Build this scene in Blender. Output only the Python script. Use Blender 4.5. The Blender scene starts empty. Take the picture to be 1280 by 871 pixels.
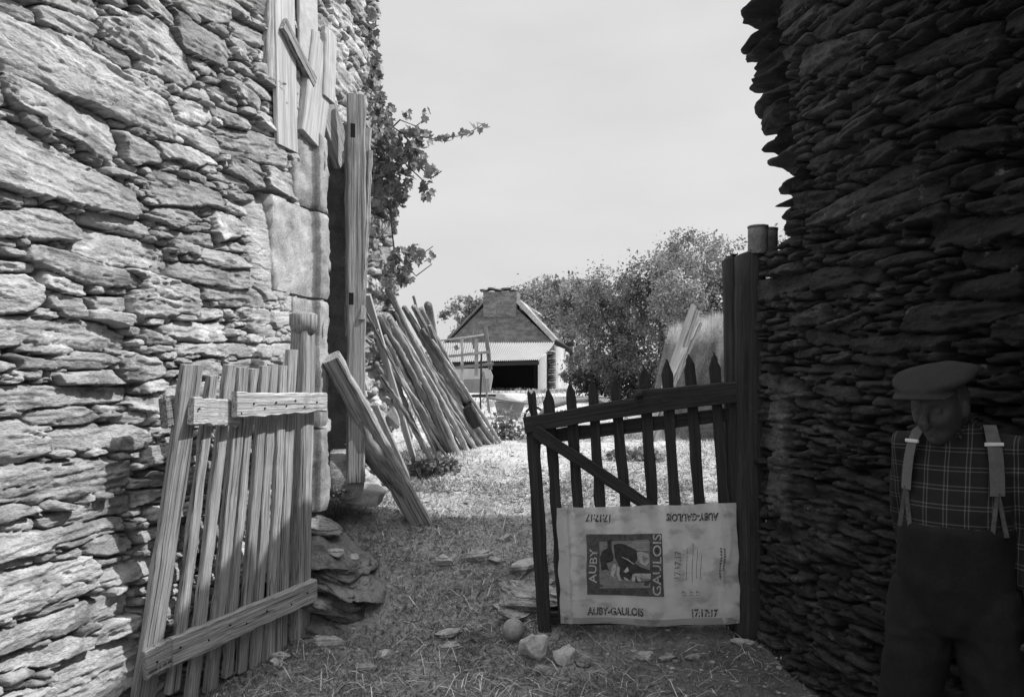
import bpy, bmesh, math, random
import numpy as np
from mathutils import Vector, Matrix

random.seed(7)
rng = np.random.default_rng(7)
scene = bpy.context.scene
col = scene.collection
R = math.radians

# ------------------------------------------------------------------ view geometry
F, CX, HY, H = 950.0, 640.0, 475.0, 1.5      # focal length in pixels of the 1280 wide photo, centre, horizon, eye height
def at(x, y, Y):
    return Vector(((x - CX) / F * Y, Y, H - (y - HY) / F * Y))
SU, CU, D = .225, .974, 2.30                 # the barn front: direction and distance
def bw(t, z, off=0.0):                       # barn wall coordinates -> world
    d = D - off
    return Vector((-CU * d + SU * t, SU * d + CU * t, z))
def wpx(x, y, off=0.0):                      # a point of the photo that lies on the barn wall -> (t, z)
    r = (x - CX) / F
    Y = (D - off) / (SU - CU * r)
    return (Y * (CU + SU * r), H - (y - HY) / F * Y)
def wat(x, y, off=0.0):
    t, z = wpx(x, y, off)
    return bw(t, z, off)
GK = [(-40, 0), (3.6, 0.0), (4.25, .05), (5.5, .45), (6.5, .78), (8, .84), (12, .92), (30, 1.08), (80, 1.1), (3000, 1.1)]
def G(X, Y):
    return np.interp(Y, [k[0] for k in GK], [k[1] for k in GK])
def gpx(x, y):                               # pixel on the ground -> world
    Y = 1.5
    while Y < 200:
        if H - (y - HY) / F * Y <= G(0, Y): break
        Y += .01
    return Vector(((x - CX) / F * Y, Y, float(G(0, Y))))

# ------------------------------------------------------------------ noise
def _h(n):
    n = n & 0xffffffff
    n = ((n ^ (n >> 15)) * 0x2c1b3c6d) & 0xffffffff
    n = ((n ^ (n >> 12)) * 0x297a2d39) & 0xffffffff
    return ((n ^ (n >> 15)) & 0xffffff) / float(0xffffff)
def vn2(x, y, s=0):
    x = np.asarray(x, float); y = np.asarray(y, float)
    ix = np.floor(x).astype(np.int64); iy = np.floor(y).astype(np.int64)
    fx = x - ix; fy = y - iy
    fx = fx * fx * (3 - 2 * fx); fy = fy * fy * (3 - 2 * fy)
    g = lambda a, b: _h(a * 374761393 + b * 668265263 + s * 974634777)
    return (g(ix, iy) * (1 - fx) + g(ix + 1, iy) * fx) * (1 - fy) + (g(ix, iy + 1) * (1 - fx) + g(ix + 1, iy + 1) * fx) * fy
def fbm2(x, y, o=4, s=0):
    a, t, n = .5, 0, 0
    for k in range(o):
        t = t + a * vn2(x * 2 ** k, y * 2 ** k, s + k * 17); n += a; a *= .5
    return t / n
def vn3(p, s=0):
    i = np.floor(p).astype(np.int64); f = p - i; f = f * f * (3 - 2 * f)
    g = lambda a, b, c: _h((i[:, 0] + a) * 374761393 + (i[:, 1] + b) * 668265263 + (i[:, 2] + c) * 2147483647 + s * 974634777)
    r = 0
    for a in (0, 1):
        for b in (0, 1):
            for c in (0, 1):
                w = (f[:, 0] if a else 1 - f[:, 0]) * (f[:, 1] if b else 1 - f[:, 1]) * (f[:, 2] if c else 1 - f[:, 2])
                r = r + w * g(a, b, c)
    return r
def fbm3(p, o=4, s=0):
    a, t, n = .5, 0, 0
    for k in range(o):
        t = t + a * vn3(p * 2 ** k, s + 13 * k); n += a; a *= .5
    return t / n
def sst(a, b, x):
    t = np.clip((x - a) / (b - a), 0, 1); return t * t * (3 - 2 * t)

# ------------------------------------------------------------------ materials (the photograph is black and white: greys only)
MATS = {}
def mat(name, base, var=.3, scale=(6, 6, 6), bump=.4, bscale=(50, 50, 50), bdist=.006, rough=.9, dark=0.0, dscale=(30, 30, 30), dthr=.38, transl=0.0, transp=0.0, wear=None, fleck=0.0, fscale=18, spec=.25):
    m = bpy.data.materials.new(name); m.use_nodes = True
    nt = m.node_tree; N = nt.nodes; L = nt.links
    N.clear()
    out = N.new('ShaderNodeOutputMaterial'); bs = N.new('ShaderNodeBsdfPrincipled')
    bs.inputs['Roughness'].default_value = rough; bs.inputs['Specular IOR Level'].default_value = spec
    at_ = N.new('ShaderNodeAttribute'); at_.attribute_name = 'pco'
    tn = N.new('ShaderNodeAttribute'); tn.attribute_name = 'tone'
    def noise(sc, det=6, rg=.6):
        mp = N.new('ShaderNodeMapping'); mp.inputs['Scale'].default_value = sc; L.new(at_.outputs['Vector'], mp.inputs['Vector'])
        nz = N.new('ShaderNodeTexNoise'); nz.inputs['Scale'].default_value = 1; nz.inputs['Detail'].default_value = det; nz.inputs['Roughness'].default_value = rg
        L.new(mp.outputs['Vector'], nz.inputs['Vector']); return nz.outputs['Fac']
    def rmap(v, a, b, c, d):
        r = N.new('ShaderNodeMapRange'); r.inputs[1].default_value = a; r.inputs[2].default_value = b; r.inputs[3].default_value = c; r.inputs[4].default_value = d
        L.new(v, r.inputs[0]); return r.outputs[0]
    def mth(op, a, b):
        q = N.new('ShaderNodeMath'); q.operation = op
        for k, v in enumerate((a, b)):
            if isinstance(v, (int, float)): q.inputs[k].default_value = v
            else: L.new(v, q.inputs[k])
        return q.outputs[0]
    v = rmap(noise(scale), .3, .7, base * (1 - var), base * (1 + var))
    v = mth('MULTIPLY', v, tn.outputs['Fac'])
    fine = noise(bscale, 5, .7)
    v = mth('MULTIPLY', v, rmap(fine, .3, .7, 1 - 1.0 * var, 1 + 1.0 * var))
    if dark:
        v = mth('MULTIPLY', v, rmap(noise(dscale, 4, .6), dthr - .06, dthr + .03, 1 - dark, 1))
    if fleck:
        v = mth('ADD', v, mth('MULTIPLY', rmap(noise((fscale,) * 3, 6, .7), .62, .7, 0, 1), fleck))
    L.new(v, bs.inputs['Base Color'])
    bp = N.new('ShaderNodeBump'); bp.inputs['Strength'].default_value = bump; bp.inputs['Distance'].default_value = bdist
    L.new(fine, bp.inputs['Height']); L.new(bp.outputs['Normal'], bs.inputs['Normal'])
    sh = bs.outputs[0]
    if transl:
        tr = N.new('ShaderNodeBsdfTranslucent'); L.new(v, tr.inputs['Color'])
        mx = N.new('ShaderNodeMixShader'); mx.inputs[0].default_value = transl; L.new(sh, mx.inputs[1]); L.new(tr.outputs[0], mx.inputs[2]); sh = mx.outputs[0]
    if transp:
        tp = N.new('ShaderNodeBsdfTransparent')
        mx = N.new('ShaderNodeMixShader'); mx.inputs[0].default_value = transp; L.new(sh, mx.inputs[1]); L.new(tp.outputs[0], mx.inputs[2]); sh = mx.outputs[0]
    if wear:
        tp = N.new('ShaderNodeBsdfTransparent'); mx = N.new('ShaderNodeMixShader'); wv = rmap(noise((wear,) * 3, 5, .75), .50, .60, 0.04, .88)
        L.new(wv, mx.inputs[0]); L.new(sh, mx.inputs[1]); L.new(tp.outputs[0], mx.inputs[2]); sh = mx.outputs[0]
    L.new(sh, out.inputs['Surface'])
    MATS[name] = m
    return m

mat('schist', .41, .28, (6, 12, 6), 1, (70, 150, 70), .011, dark=.5, dscale=(14, 70, 14), dthr=.36)
mat('rubble', .40, .3, (9, 9, 9), .8, (70, 80, 70), .008, dark=.4, dscale=(30, 40, 30), dthr=.36)
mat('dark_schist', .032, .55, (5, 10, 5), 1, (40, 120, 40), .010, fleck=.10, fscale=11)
mat('rock', .26, .45, (7, 7, 16), 1, (50, 50, 120), .012, dark=.4, dscale=(12, 12, 50), dthr=.4)
mat('pale_rock', .34, .3, (9, 9, 9), .8, (60, 60, 60), .006)
mat('granite', .33, .42, (6, 4, 6), .9, (110, 110, 110), .004, dark=.4, dscale=(22, 22, 22), dthr=.34)
mat('lime_patch', .50, .2, (6, 6, 6), .5, (60, 60, 60), .004, dark=.35, dscale=(10, 10, 10), dthr=.38)
WOODG = (1.5, 45, 45)
mat('weathered_wood', .41, .45, (1.5, 70, 70), 1, (5, 220, 220), .009, dark=.8, dscale=(1.0, 95, 95), dthr=.42)
mat('pale_wood', .42, .28, WOODG, .6, (4, 140, 140), .003, dark=.5, dscale=(1.2, 40, 40), dthr=.33)
mat('bark', .25, .45, (4, 30, 30), 1, (12, 90, 90), .008, dark=.6, dscale=(4, 35, 35), dthr=.40)
mat('grey_log', .34, .45, (3, 45, 45), 1, (14, 130, 130), .008, dark=.75, dscale=(3, 60, 60), dthr=.41)
mat('dark_wood', .034, .45, WOODG, .9, (4, 140, 140), .004, fleck=.02)
mat('ground', .34, .35, (3, 3, 3), .9, (45, 45, 45), .02, dark=.35, dscale=(14, 14, 14), dthr=.4)
mat('grass_blade', .22, .4, (3, 3, 3), .2, (50, 50, 50), .002, transl=.3)
mat('straw', .42, .3, (5, 5, 5), .2, (50, 50, 50), .002)
mat('leaf', .24, .35, (5, 5, 5), .2, (50, 50, 50), .002, transl=.35, rough=.55)
mat('vine_leaf', .19, .35, (9, 9, 9), .3, (80, 80, 80), .002, transl=.35, rough=.5)
mat('trunk', .10, .4, (8, 8, 2), .9, (40, 40, 8), .01)
mat('far_stone', .17, .45, (2.2, 2.2, 6), .9, (9, 9, 22), .05)
mat('slate', .22, .3, (3, 3, 3), .6, (12, 12, 12), .02)
mat('tin_roof', .26, .12, (.8, .8, .8), .2, (20, 20, 20), .01, rough=.6)
mat('whitewash', .40, .15, (2, 2, 2), .4, (20, 20, 20), .01)
mat('black_void', .012, .2, (2, 2, 2), .1, (10, 10, 10), .01)  # near-black colour standing for the shade inside openings
mat('tin', .13, .4, (12, 12, 12), .4, (80, 80, 80), .003, rough=.5)
mat('sack', .97, .03, (5, 5, 5), .35, (14, 30, 14), .006, rough=.5, transl=.55, transp=.22, dark=.30, dscale=(6, 9, 9), dthr=.45)
mat('ink', .05, .3, (40, 40, 40), .1, (90, 90, 90), .001, wear=75)
mat('faint_ink', .12, .3, (40, 40, 40), .1, (90, 90, 90), .001, wear=90)
mat('print_grey', .11, .35, (22, 22, 22), .1, (90, 90, 90), .001, transl=.25, dark=.4, dscale=(40, 40, 40), dthr=.42)
mat('print_mid', .30, .22, (30, 30, 30), .1, (90, 90, 90), .001, transl=.3)
mat('print_white', .62, .25, (30, 30, 30), .1, (90, 90, 90), .001, transl=.35)
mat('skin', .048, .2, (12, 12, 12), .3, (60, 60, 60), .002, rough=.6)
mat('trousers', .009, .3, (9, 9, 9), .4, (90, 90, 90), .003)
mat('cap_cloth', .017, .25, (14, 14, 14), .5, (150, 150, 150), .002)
mat('strap', .10, .15, (20, 20, 20), .2, (150, 150, 150), .001)
mat('buckle', .6, .1, (20, 20, 20), .1, (50, 50, 50), .001, rough=.35)
mat('leather', .04, .3, (20, 20, 20), .2, (80, 80, 80), .001)
mat('hair', .05, .3, (60, 60, 10), .4, (150, 150, 40), .002)

def plaid():
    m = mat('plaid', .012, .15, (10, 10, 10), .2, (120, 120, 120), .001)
    nt = m.node_tree; N = nt.nodes; L = nt.links
    bs = next(n for n in N if n.type == 'BSDF_PRINCIPLED'); src = bs.inputs['Base Color'].links[0].from_socket
    a = next(n for n in N if n.type == 'ATTRIBUTE' and n.attribute_name == 'pco')
    sp = N.new('ShaderNodeSeparateXYZ'); L.new(a.outputs['Vector'], sp.inputs[0])
    tot = None
    for k, (f, ph) in ((0, (17, .1)), (0, (17, .27)), (2, (17, .0)), (2, (17, .2))):
        q = N.new('ShaderNodeMath'); q.operation = 'MULTIPLY_ADD'; L.new(sp.outputs[k], q.inputs[0]); q.inputs[1].default_value = f; q.inputs[2].default_value = ph + 50
        fr = N.new('ShaderNodeMath'); fr.operation = 'FRACT'; L.new(q.outputs[0], fr.inputs[0])
        lt = N.new('ShaderNodeMath'); lt.operation = 'LESS_THAN'; L.new(fr.outputs[0], lt.inputs[0]); lt.inputs[1].default_value = .055
        if tot is None: tot = lt.outputs[0]
        else:
            ad = N.new('ShaderNodeMath'); ad.operation = 'ADD'; L.new(tot, ad.inputs[0]); L.new(lt.outputs[0], ad.inputs[1]); tot = ad.outputs[0]
    mu = N.new('ShaderNodeMath'); mu.operation = 'MULTIPLY_ADD'; L.new(tot, mu.inputs[0]); mu.inputs[1].default_value = .048; L.new(src, mu.inputs[2])
    L.new(mu.outputs[0], bs.inputs['Base Color'])
plaid()

# ------------------------------------------------------------------ mesh collecting
def wloc(o):
    v = Vector((0, 0, 0))
    while o is not None: v = v + o.location; o = o.parent
    return v
class MB:
    def __init__(s): s.v = []; s.f = []; s.t = []; s.p = []; s.n = 0
    def add(s, V, Fc, tone=1.0, pco=None):
        V = np.asarray(V, float).reshape(-1, 3); n = len(V)
        s.v.append(V); s.f += [tuple(i + s.n for i in f) for f in Fc]
        s.t.append(np.full(n, tone) if np.isscalar(tone) else np.asarray(tone, float))
        s.p.append(V if pco is None else np.asarray(pco, float).reshape(-1, 3)); s.n += n
    def build(s, name, material, parent=None, smooth=True, loc=None):
        V = np.concatenate(s.v); off = np.array(loc if loc is not None else (0, 0, 0), float)
        me = bpy.data.meshes.new(name); me.from_pydata((V - off).tolist(), [], s.f)
        a = me.attributes.new('tone', 'FLOAT', 'POINT'); a.data.foreach_set('value', np.concatenate(s.t))
        a = me.attributes.new('pco', 'FLOAT_VECTOR', 'POINT'); a.data.foreach_set('vector', np.concatenate(s.p).ravel())
        me.polygons.foreach_set('use_smooth', [smooth] * len(me.polygons)); me.materials.append(MATS[material]); me.update()
        o = bpy.data.objects.new(name, me); col.objects.link(o)
        if loc is not None and parent is None: o.location = loc
        if parent is not None:
            o.parent = parent
            o.location = Vector(off) - wloc(parent)
        return o
def grid_mesh(name, P, mask, tone, pco, material, parent=None, smooth=True):
    """P: (n,m,3) array, mask: (n,m) booleans."""
    n, m = P.shape[:2]
    idx = np.arange(n * m).reshape(n, m)
    ok = mask[:-1, :-1] & mask[1:, :-1] & mask[:-1, 1:] & mask[1:, 1:]
    q = np.stack([idx[:-1, :-1], idx[1:, :-1], idx[1:, 1:], idx[:-1, 1:]], -1)[ok]
    used = np.zeros(n * m, bool); used[q.ravel()] = True
    new = np.cumsum(used) - 1
    q = new[q]; V = P.reshape(-1, 3)[used]
    me = bpy.data.meshes.new(name)
    me.vertices.add(len(V)); me.vertices.foreach_set('co', V.ravel())
    me.loops.add(q.size); me.loops.foreach_set('vertex_index', q.ravel())
    me.polygons.add(len(q)); me.polygons.foreach_set('loop_start', np.arange(0, q.size, 4)); me.polygons.foreach_set('loop_total', np.full(len(q), 4))
    me.update(calc_edges=True); me.validate()
    a = me.attributes.new('tone', 'FLOAT', 'POINT'); a.data.foreach_set('value', tone.ravel()[used])
    a = me.attributes.new('pco', 'FLOAT_VECTOR', 'POINT'); a.data.foreach_set('vector', pco.reshape(-1, 3)[used].ravel())
    me.polygons.foreach_set('use_smooth', [smooth] * len(me.polygons)); me.materials.append(MATS[material])
    o = bpy.data.objects.new(name, me); col.objects.link(o)
    if parent is not None: o.parent = parent; o.location = -parent.location
    return o
def tag(o, label=None, cat=None, group=None, kind=None):
    if label: o['label'] = label
    if cat: o['category'] = cat
    if group: o['group'] = group
    if kind: o['kind'] = kind
    return o
def thing(name, loc, label, cat, group=None):
    o = bpy.data.objects.new(name, None); col.objects.link(o); o.location = loc; o.empty_display_size = .2
    return tag(o, label, cat, group)

def frame(d, up=(0, 0, 1)):
    d = Vector(d).normalized(); up = Vector(up)
    s = d.cross(up)
    if s.length < 1e-4: s = d.cross(Vector((0, 1, 0)))
    s.normalize(); return d, s, s.cross(d).normalized()
def loft(mb, rings, tone=1.0, pcos=None, caps=True):
    m = len(rings[0]); V = np.array(rings, float).reshape(-1, 3); Fc = []
    for i in range(len(rings) - 1):
        for j in range(m):
            k = (j + 1) % m
            Fc.append((i * m + j, i * m + k, (i + 1) * m + k, (i + 1) * m + j))
    if caps:
        Fc.append(tuple(range(m - 1, -1, -1))); Fc.append(tuple((len(rings) - 1) * m + j for j in range(m)))
    mb.add(V, Fc, tone, pcos)
def tube(mb, pts, rad, n=8, tone=1.0, rough=0.0, seed=0):
    pts = [Vector(p) for p in pts]; rings = []; pc = []; L = 0; ss = seed * 3.7
    pr = None
    for i, p in enumerate(pts):
        d = (pts[min(i + 1, len(pts) - 1)] - pts[max(i - 1, 0)])
        if pr is None: d, s, u = frame(d)
        else:
            d = d.normalized(); s = (pr - d * pr.dot(d)).normalized(); u = s.cross(d)
        pr = s
        if i: L += (p - pts[i - 1]).length
        r = rad[i] if hasattr(rad, '__len__') else rad
        ring = []
        for j in range(n):
            a = 2 * math.pi * j / n
            k = 1
            if rough: k = 1 + rough * (2 * float(vn2(np.array(j * .9 + ss), np.array(L * 9 + ss * 2), seed)) - 1)
            q = p + s * (math.cos(a) * r * k) + u * (math.sin(a) * r * k)
            ring.append(q); pc.append((L + ss, math.cos(a) * r + ss, math.sin(a) * r + ss * .7))
        rings.append(ring)
    loft(mb, rings, tone, pc)
def curve_pts(p0, p1, n, bend=None, jit=0.0, rnd=random):
    p0 = Vector(p0); p1 = Vector(p1); b = Vector(bend) if bend is not None else Vector((0, 0, 0)); out = []
    for i in range(n):
        t = i / (n - 1); q = p0.lerp(p1, t) + b * (4 * t * (1 - t))
        if jit and 0 < i < n - 1: q += Vector((rnd.uniform(-1, 1), rnd.uniform(-1, 1), rnd.uniform(-1, 1))) * jit
        out.append(q)
    return out
def plank(mb, p0, p1, w, th, wdir, n=9, jit=.0025, taper=1.0, tip=0.0, bend=None, tone=1.0, seed=None, bev=.12, skew=0.0):
    """A sawn board from p0 to p1, w wide along wdir, th thick; tip>0 gives a pointed upper end."""
    rnd = random.Random(seed if seed is not None else random.random())
    p0 = Vector(p0); p1 = Vector(p1); d = (p1 - p0).normalized(); wd = Vector(wdir); wd = (wd - d * wd.dot(d)).normalized(); td = wd.cross(d)
    L = (p1 - p0).length; ts = [i / (n - 1) for i in range(n)]
    if tip:
        t0 = 1 - tip / L
        ts = [t * t0 for t in ts] + [t0 + (1 - t0) * .35, t0 + (1 - t0) * .7, t0 + (1 - t0) * .92, 1]
    rings = []; pc = []; so = rnd.uniform(0, 40); b = bev * min(w, th) + .001
    pr = [(-1, -1), (1, -1), (1, 1), (-1, 1)]
    for t in ts:
        k = 1 + (taper - 1) * t
        if tip and t > 1 - tip / L: k *= max(.10, (1 - ((t - (1 - tip / L)) / (tip / L)) ** 1.4))
        c = p0.lerp(p1, t)
        if bend is not None: c = c + Vector(bend) * (4 * t * (1 - t))
        hw = w / 2 * k + rnd.uniform(-jit, jit); ht = th / 2 + rnd.uniform(-jit, jit) * .6
        o1 = rnd.uniform(-jit, jit)
        ring = []
        for sx, sy in pr:
            for e in ((0, 1), (1, 0)) if sx * sy > 0 else ((1, 0), (0, 1)):
                x = sx * (hw - (b if e[0] else 0)) + o1; y = sy * (ht - (b if e[1] else 0))
                q = c + wd * x + td * y
                if skew and t in (0, 1): q = q + d * (x / w * skew)
                ring.append(q); pc.append((t * L + so, x + so, y + so * .6))
        rings.append(ring)
    loft(mb, rings, tone, pc)

_ICO = {}
def ico(k):
    if k not in _ICO:
        bm = bmesh.new(); bmesh.ops.create_icosphere(bm, subdivisions=k, radius=1)
        _ICO[k] = (np.array([v.co[:] for v in bm.verts]), [tuple(v.index for v in f.verts) for f in bm.faces]); bm.free()
    return _ICO[k]
def rock(mb, c, size, rot=(0, 0, 0), seed=0, sub=4, cuts=9, rough=.10, tone=1.0, layered=0.0, sq=.55):
    """An angular stone: a squarish ball cut by random planes, then roughened; layered adds schist bedding."""
    V, Fc = ico(sub); V = V.copy(); rg = np.random.default_rng(seed + 11)
    V = np.sign(V) * np.abs(V) ** sq
    V /= np.abs(V).max()
    for _ in range(cuts):
        n = rg.normal(size=3); n /= np.linalg.norm(n); h = rg.uniform(.62, .98)
        d = V @ n - h; V = V - np.outer(np.clip(d, 0, None), n)
    S = np.array(size, float)
    P = V * S
    sc = 2.2 / max(S.min() * 2, .02)
    P = P + V / np.linalg.norm(V, axis=1, keepdims=True) * ((fbm3(P * sc * .6 + seed, 3, seed) - .5)[:, None] * rough * 2 * S.min())
    if layered:
        zz = P[:, 2] / S[2] * 4 + seed + 1.2 * fbm2(P[:, 0] * 6, P[:, 1] * 6, 2, seed)
        ly = .6 * (sst(.42, .58, vn2(zz, P[:, 0] * 2, seed + 5)) - .5) + .4 * (vn2(zz * 3.1, P[:, 1] * 3, seed + 6) - .5)
        P[:, :2] *= (1 + layered * ly)[:, None]
        P += V * ((fbm3(P * 22 + seed, 3, seed + 2) - .5)[:, None] * rough * .35 * S.min())
    M = np.array(Matrix.Rotation(rot[2], 3, 'Z') @ Matrix.Rotation(rot[1], 3, 'Y') @ Matrix.Rotation(rot[0], 3, 'X'))
    mb.add(P @ M.T + np.array(c), Fc, tone, P + seed * .37)

# ------------------------------------------------------------------ dry-stone wall faces
def poly_sdf(px, py, poly):
    d = np.full(px.shape, 1e9); ins = np.zeros(px.shape, bool); n = len(poly)
    for i in range(n):
        x0, y0 = poly[i]; x1, y1 = poly[(i + 1) % n]
        ex, ey = x1 - x0, y1 - y0; wx, wy = px - x0, py - y0
        t = np.clip((wx * ex + wy * ey) / (ex * ex + ey * ey), 0, 1)
        d = np.minimum(d, (wx - t * ex) ** 2 + (wy - t * ey) ** 2)
        c = ((y0 <= py) & (y1 > py)) | ((y1 <= py) & (y0 > py))
        with np.errstate(divide='ignore', invalid='ignore'):
            xi = x0 + (py - y0) / (ey if ey else 1e-9) * ex
        ins ^= c & (px < xi)
    d = np.sqrt(d); return np.where(ins, -d, d)
class Stones:
    def __init__(s, t0, t1, z0, z1, seed):
        s.b = (t0, t1, z0, z1); s.rg = np.random.default_rng(seed); s.st = []; s.seed = seed
        s.c = .015; s.gt = np.arange(t0, t1, s.c); s.gz = np.arange(z0, z1, s.c)
        s.T, s.Z = np.meshgrid(s.gt, s.gz, indexing='ij'); s.F = np.full(s.T.shape, 9.0)
    def metric(s, k, T, Z):
        if k['kind'] == 'poly': return np.maximum(0, 1 + poly_sdf(T, Z, k['poly']) / k['r'])
        c, q = math.cos(k['th']), math.sin(k['th']); dx = T - k['t']; dz = Z - k['z']
        x = (dx * c + dz * q) / k['a']; y = (-dx * q + dz * c) / k['b']
        y = y * (1 + k['sh'] * x)
        return (np.abs(x) ** k['p'] + np.abs(y) ** k['p']) ** (1 / k['p'])
    def box(s, k, f):
        if k['kind'] == 'poly':
            xs = [p[0] for p in k['poly']]; ys = [p[1] for p in k['poly']]; m = k['r'] * (f - 1) + .02
            return min(xs) - m, max(xs) + m, min(ys) - m, max(ys) + m
        e = f * (k['a'] + 0) ; g = f * (k['b'] + k['a'] * abs(math.sin(k['th'])))
        return k['t'] - e, k['t'] + e, k['z'] - g * 1.3, k['z'] + g * 1.3
    def put(s, k):
        k.update(dep=s.rg.uniform(-.020, .020), gx=s.rg.uniform(-.12, .12), gz=s.rg.uniform(-.34, .20), tone=k.get('tone', s.rg.uniform(.68, 1.22)), ns=int(s.rg.integers(1000)))
        s.st.append(k); a, b, c, d = s.box(k, 1.6)
        i0, i1 = np.searchsorted(s.gt, (a, b)); j0, j1 = np.searchsorted(s.gz, (c, d))
        if i1 > i0 and j1 > j0:
            s.F[i0:i1, j0:j1] = np.minimum(s.F[i0:i1, j0:j1], s.metric(k, s.T[i0:i1, j0:j1], s.Z[i0:i1, j0:j1]))
    def free(s, t, z):
        i = int((t - s.b[0]) / s.c); j = int((z - s.b[2]) / s.c)
        i = min(max(i, 0), s.F.shape[0] - 1); j = min(max(j, 0), s.F.shape[1] - 1)
        return s.F[i, j]
    def poly(s, pts, tone=1.0, dep=None):
        xs = np.array(pts); c = xs.mean(0)
        # inscribed radius estimate
        r = max(.012, -poly_sdf(np.array([c[0]]), np.array([c[1]]), pts)[0])
        k = dict(kind='poly', poly=pts, r=r, t=c[0], z=c[1], th=math.atan2(0, 1), tone=tone); s.put(k)
        if dep is not None: k['dep'] = dep
    def fill(s, sizes, aspect, tilt, slope=None):
        t0, t1, z0, z1 = s.b; rg = s.rg
        for a_, tries in sizes:
            for _ in range(tries):
                t = rg.uniform(t0, t1); z = rg.uniform(z0, z1)
                a = a_ * rg.uniform(.75, 1.3); b = max(.014, a * rg.uniform(*aspect)); th = rg.normal(0, tilt) + (slope(t, z) if slope else 0)
                c, q = math.cos(th), math.sin(th); ok = True
                for u, w in ((0, 0), (.85, 0), (-.85, 0), (.45, 0), (-.45, 0), (0, .8), (0, -.8), (.6, .6), (-.6, .6), (.6, -.6), (-.6, -.6)):
                    if s.free(t + u * a * c - w * b * q, z + u * a * q + w * b * c) < 1.02: ok = False; break
                if ok: s.put(dict(kind='el', t=t, z=z, a=a, b=b, th=th, p=rg.uniform(2.8, 8), sh=rg.uniform(-.45, .45)))
    def field(s, T, Z, jag=.17, crev=.040, edge=.13, fol=.005, lump=.007):
        W1 = (fbm2(T * 7, Z * 9, 3, s.seed) - .5) * .05; W2 = (fbm2(T * 6 + 31, Z * 14, 3, s.seed + 9) - .5) * .030
        Tw = T + W1; Zw = Z + W2
        J = ((fbm2(T * 22, Z * 50, 3, s.seed + 3) - .5) * 1.6 + (fbm2(T * 70, Z * 110, 2, s.seed + 4) - .5) * .8) * jag
        F1 = np.full(T.shape, 9.0); F2 = np.full(T.shape, 9.0); ID = np.zeros(T.shape, np.int32)
        gt = T[:, 0]; gz = Z[0]
        for n, k in enumerate(s.st):
            a, b, c, d = s.box(k, 2.0)
            i0, i1 = np.searchsorted(gt, (a - .04, b + .04)); j0, j1 = np.searchsorted(gz, (c - .03, d + .03))
            if i1 <= i0 or j1 <= j0: continue
            sl = (slice(i0, i1), slice(j0, j1))
            m = s.metric(k, Tw[sl], Zw[sl]) + J[sl] * min(1.0, .05 / k.get('b', k.get('r', .05)) + .35)
            f1 = F1[sl]; f2 = F2[sl]; cl = m < f1
            F2[sl] = np.where(cl, f1, np.minimum(f2, m)); F1[sl] = np.where(cl, m, f1)
            v = ID[sl]; v[cl] = n
        g = lambda key: np.array([k[key] for k in s.st])[ID]
        bs = np.array([k.get('b', k.get('r')) for k in s.st])[ID]
        e = np.clip((F2 - F1), 0, 2) * np.clip(bs / .045, .45, 2.2)          # roughly a distance from the joint, in 4.5 cm units
        h = g('dep') + np.clip(g('gx') * (T - g('t')), -.03, .03) + np.clip(g('gz') * (Z - g('z')), -.03, .03)
        th = g('th'); rz = -(T - g('t')) * np.sin(th) + (Z - g('z')) * np.cos(th); rt = (T - g('t')) * np.cos(th) + (Z - g('z')) * np.sin(th)
        ns = g('ns') * 7.31
        f = vn2(rt * 5 + ns, rz * 70 + ns, 2); f2_ = vn2(rt * 9 + ns, rz * 160 + ns, 4)
        # bedding: short cracks and little steps along the grain of each stone
        msk = sst(.42, .62, fbm2(rt * 4 + ns, rz * 9 + 5, 2, 33))
        cr_ = vn2(rt * 4 + ns + 1.2 * vn2(rt * 22, rz * 60, 31), rz * 48 + ns + 2.0 * vn2(rt * 12 + ns, rz * 25, 32), 8)
        h = h + fol * (1.0 * (sst(.46, .54, f) - .5) * msk + .35 * (f2_ - .5) * msk) - .014 * sst(.80, .845, cr_) * (.3 + .7 * msk)
        h = h + lump * 2 * (fbm2(rt * 7 + ns, rz * 11, 4, 6) - .5) + .006 * (fbm2(rt * 50 + ns, rz * 90, 3, 36) - .5)
        fac = fbm2(rt * 4 + ns, rz * 22 + ns, 3, 41); h = h - .006 * sst(.56, .60, fac) + .006 * sst(.40, .44, fac)       # broken-off flakes: flat steps
        ex = np.array([k['a'] if 'a' in k else (max(p[0] for p in k['poly']) - min(p[0] for p in k['poly'])) / 2 for k in s.st])[ID]; nx, ny = rt / ex, rz / bs        # chipped faces: each stone is cut by its own planes
        for c in range(5):
            an = g('ns') * (1.7 + c * .61) + c * 1.256; of = .25 + .5 * ((g('ns') * (c + 3) * 37) % 100) / 100.
            h = h - np.clip((nx * np.cos(an) + ny * np.sin(an)) - of, 0, 1.2) * np.clip(bs, .02, .07) * .17
        joint = 1 - sst(.03, edge, e + .10 * (fbm2(T * 40, Z * 60, 2, 5) - .5))
        gap = sst(1.0, 1.22, F1)
        h = h - crev * joint - crev * .9 * gap
        tone = g('tone') * (.9 + .2 * fbm2(rt * 3 + ns, rz * 9 + ns, 3, 12)); tone = tone * (1 - .30 * np.maximum(joint * .8, gap)) * (.74 + .5 * fbm2(T * 1.6 + s.seed, Z * 2.2, 4, 61)) * (1 - .3 * sst(.60, .66, fbm2(T * 11, Z * 14, 4, 62))) * (1 + .22 * sst(.60, .68, fbm2(T * 8 + 40, Z * 10, 4, 63)))
        return h, tone, F1, ID

# ================================================================== BARN (left)
barn = thing('stone_barn', bw(4.6, .66), 'sunlit barn of rough schist slabs with a tall dark doorway', 'barn')
S = Stones(.9, 4.72, -.35, 4.5, 21)
def ip(*pts): return [wpx(x, y) for x, y in pts]
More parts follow.
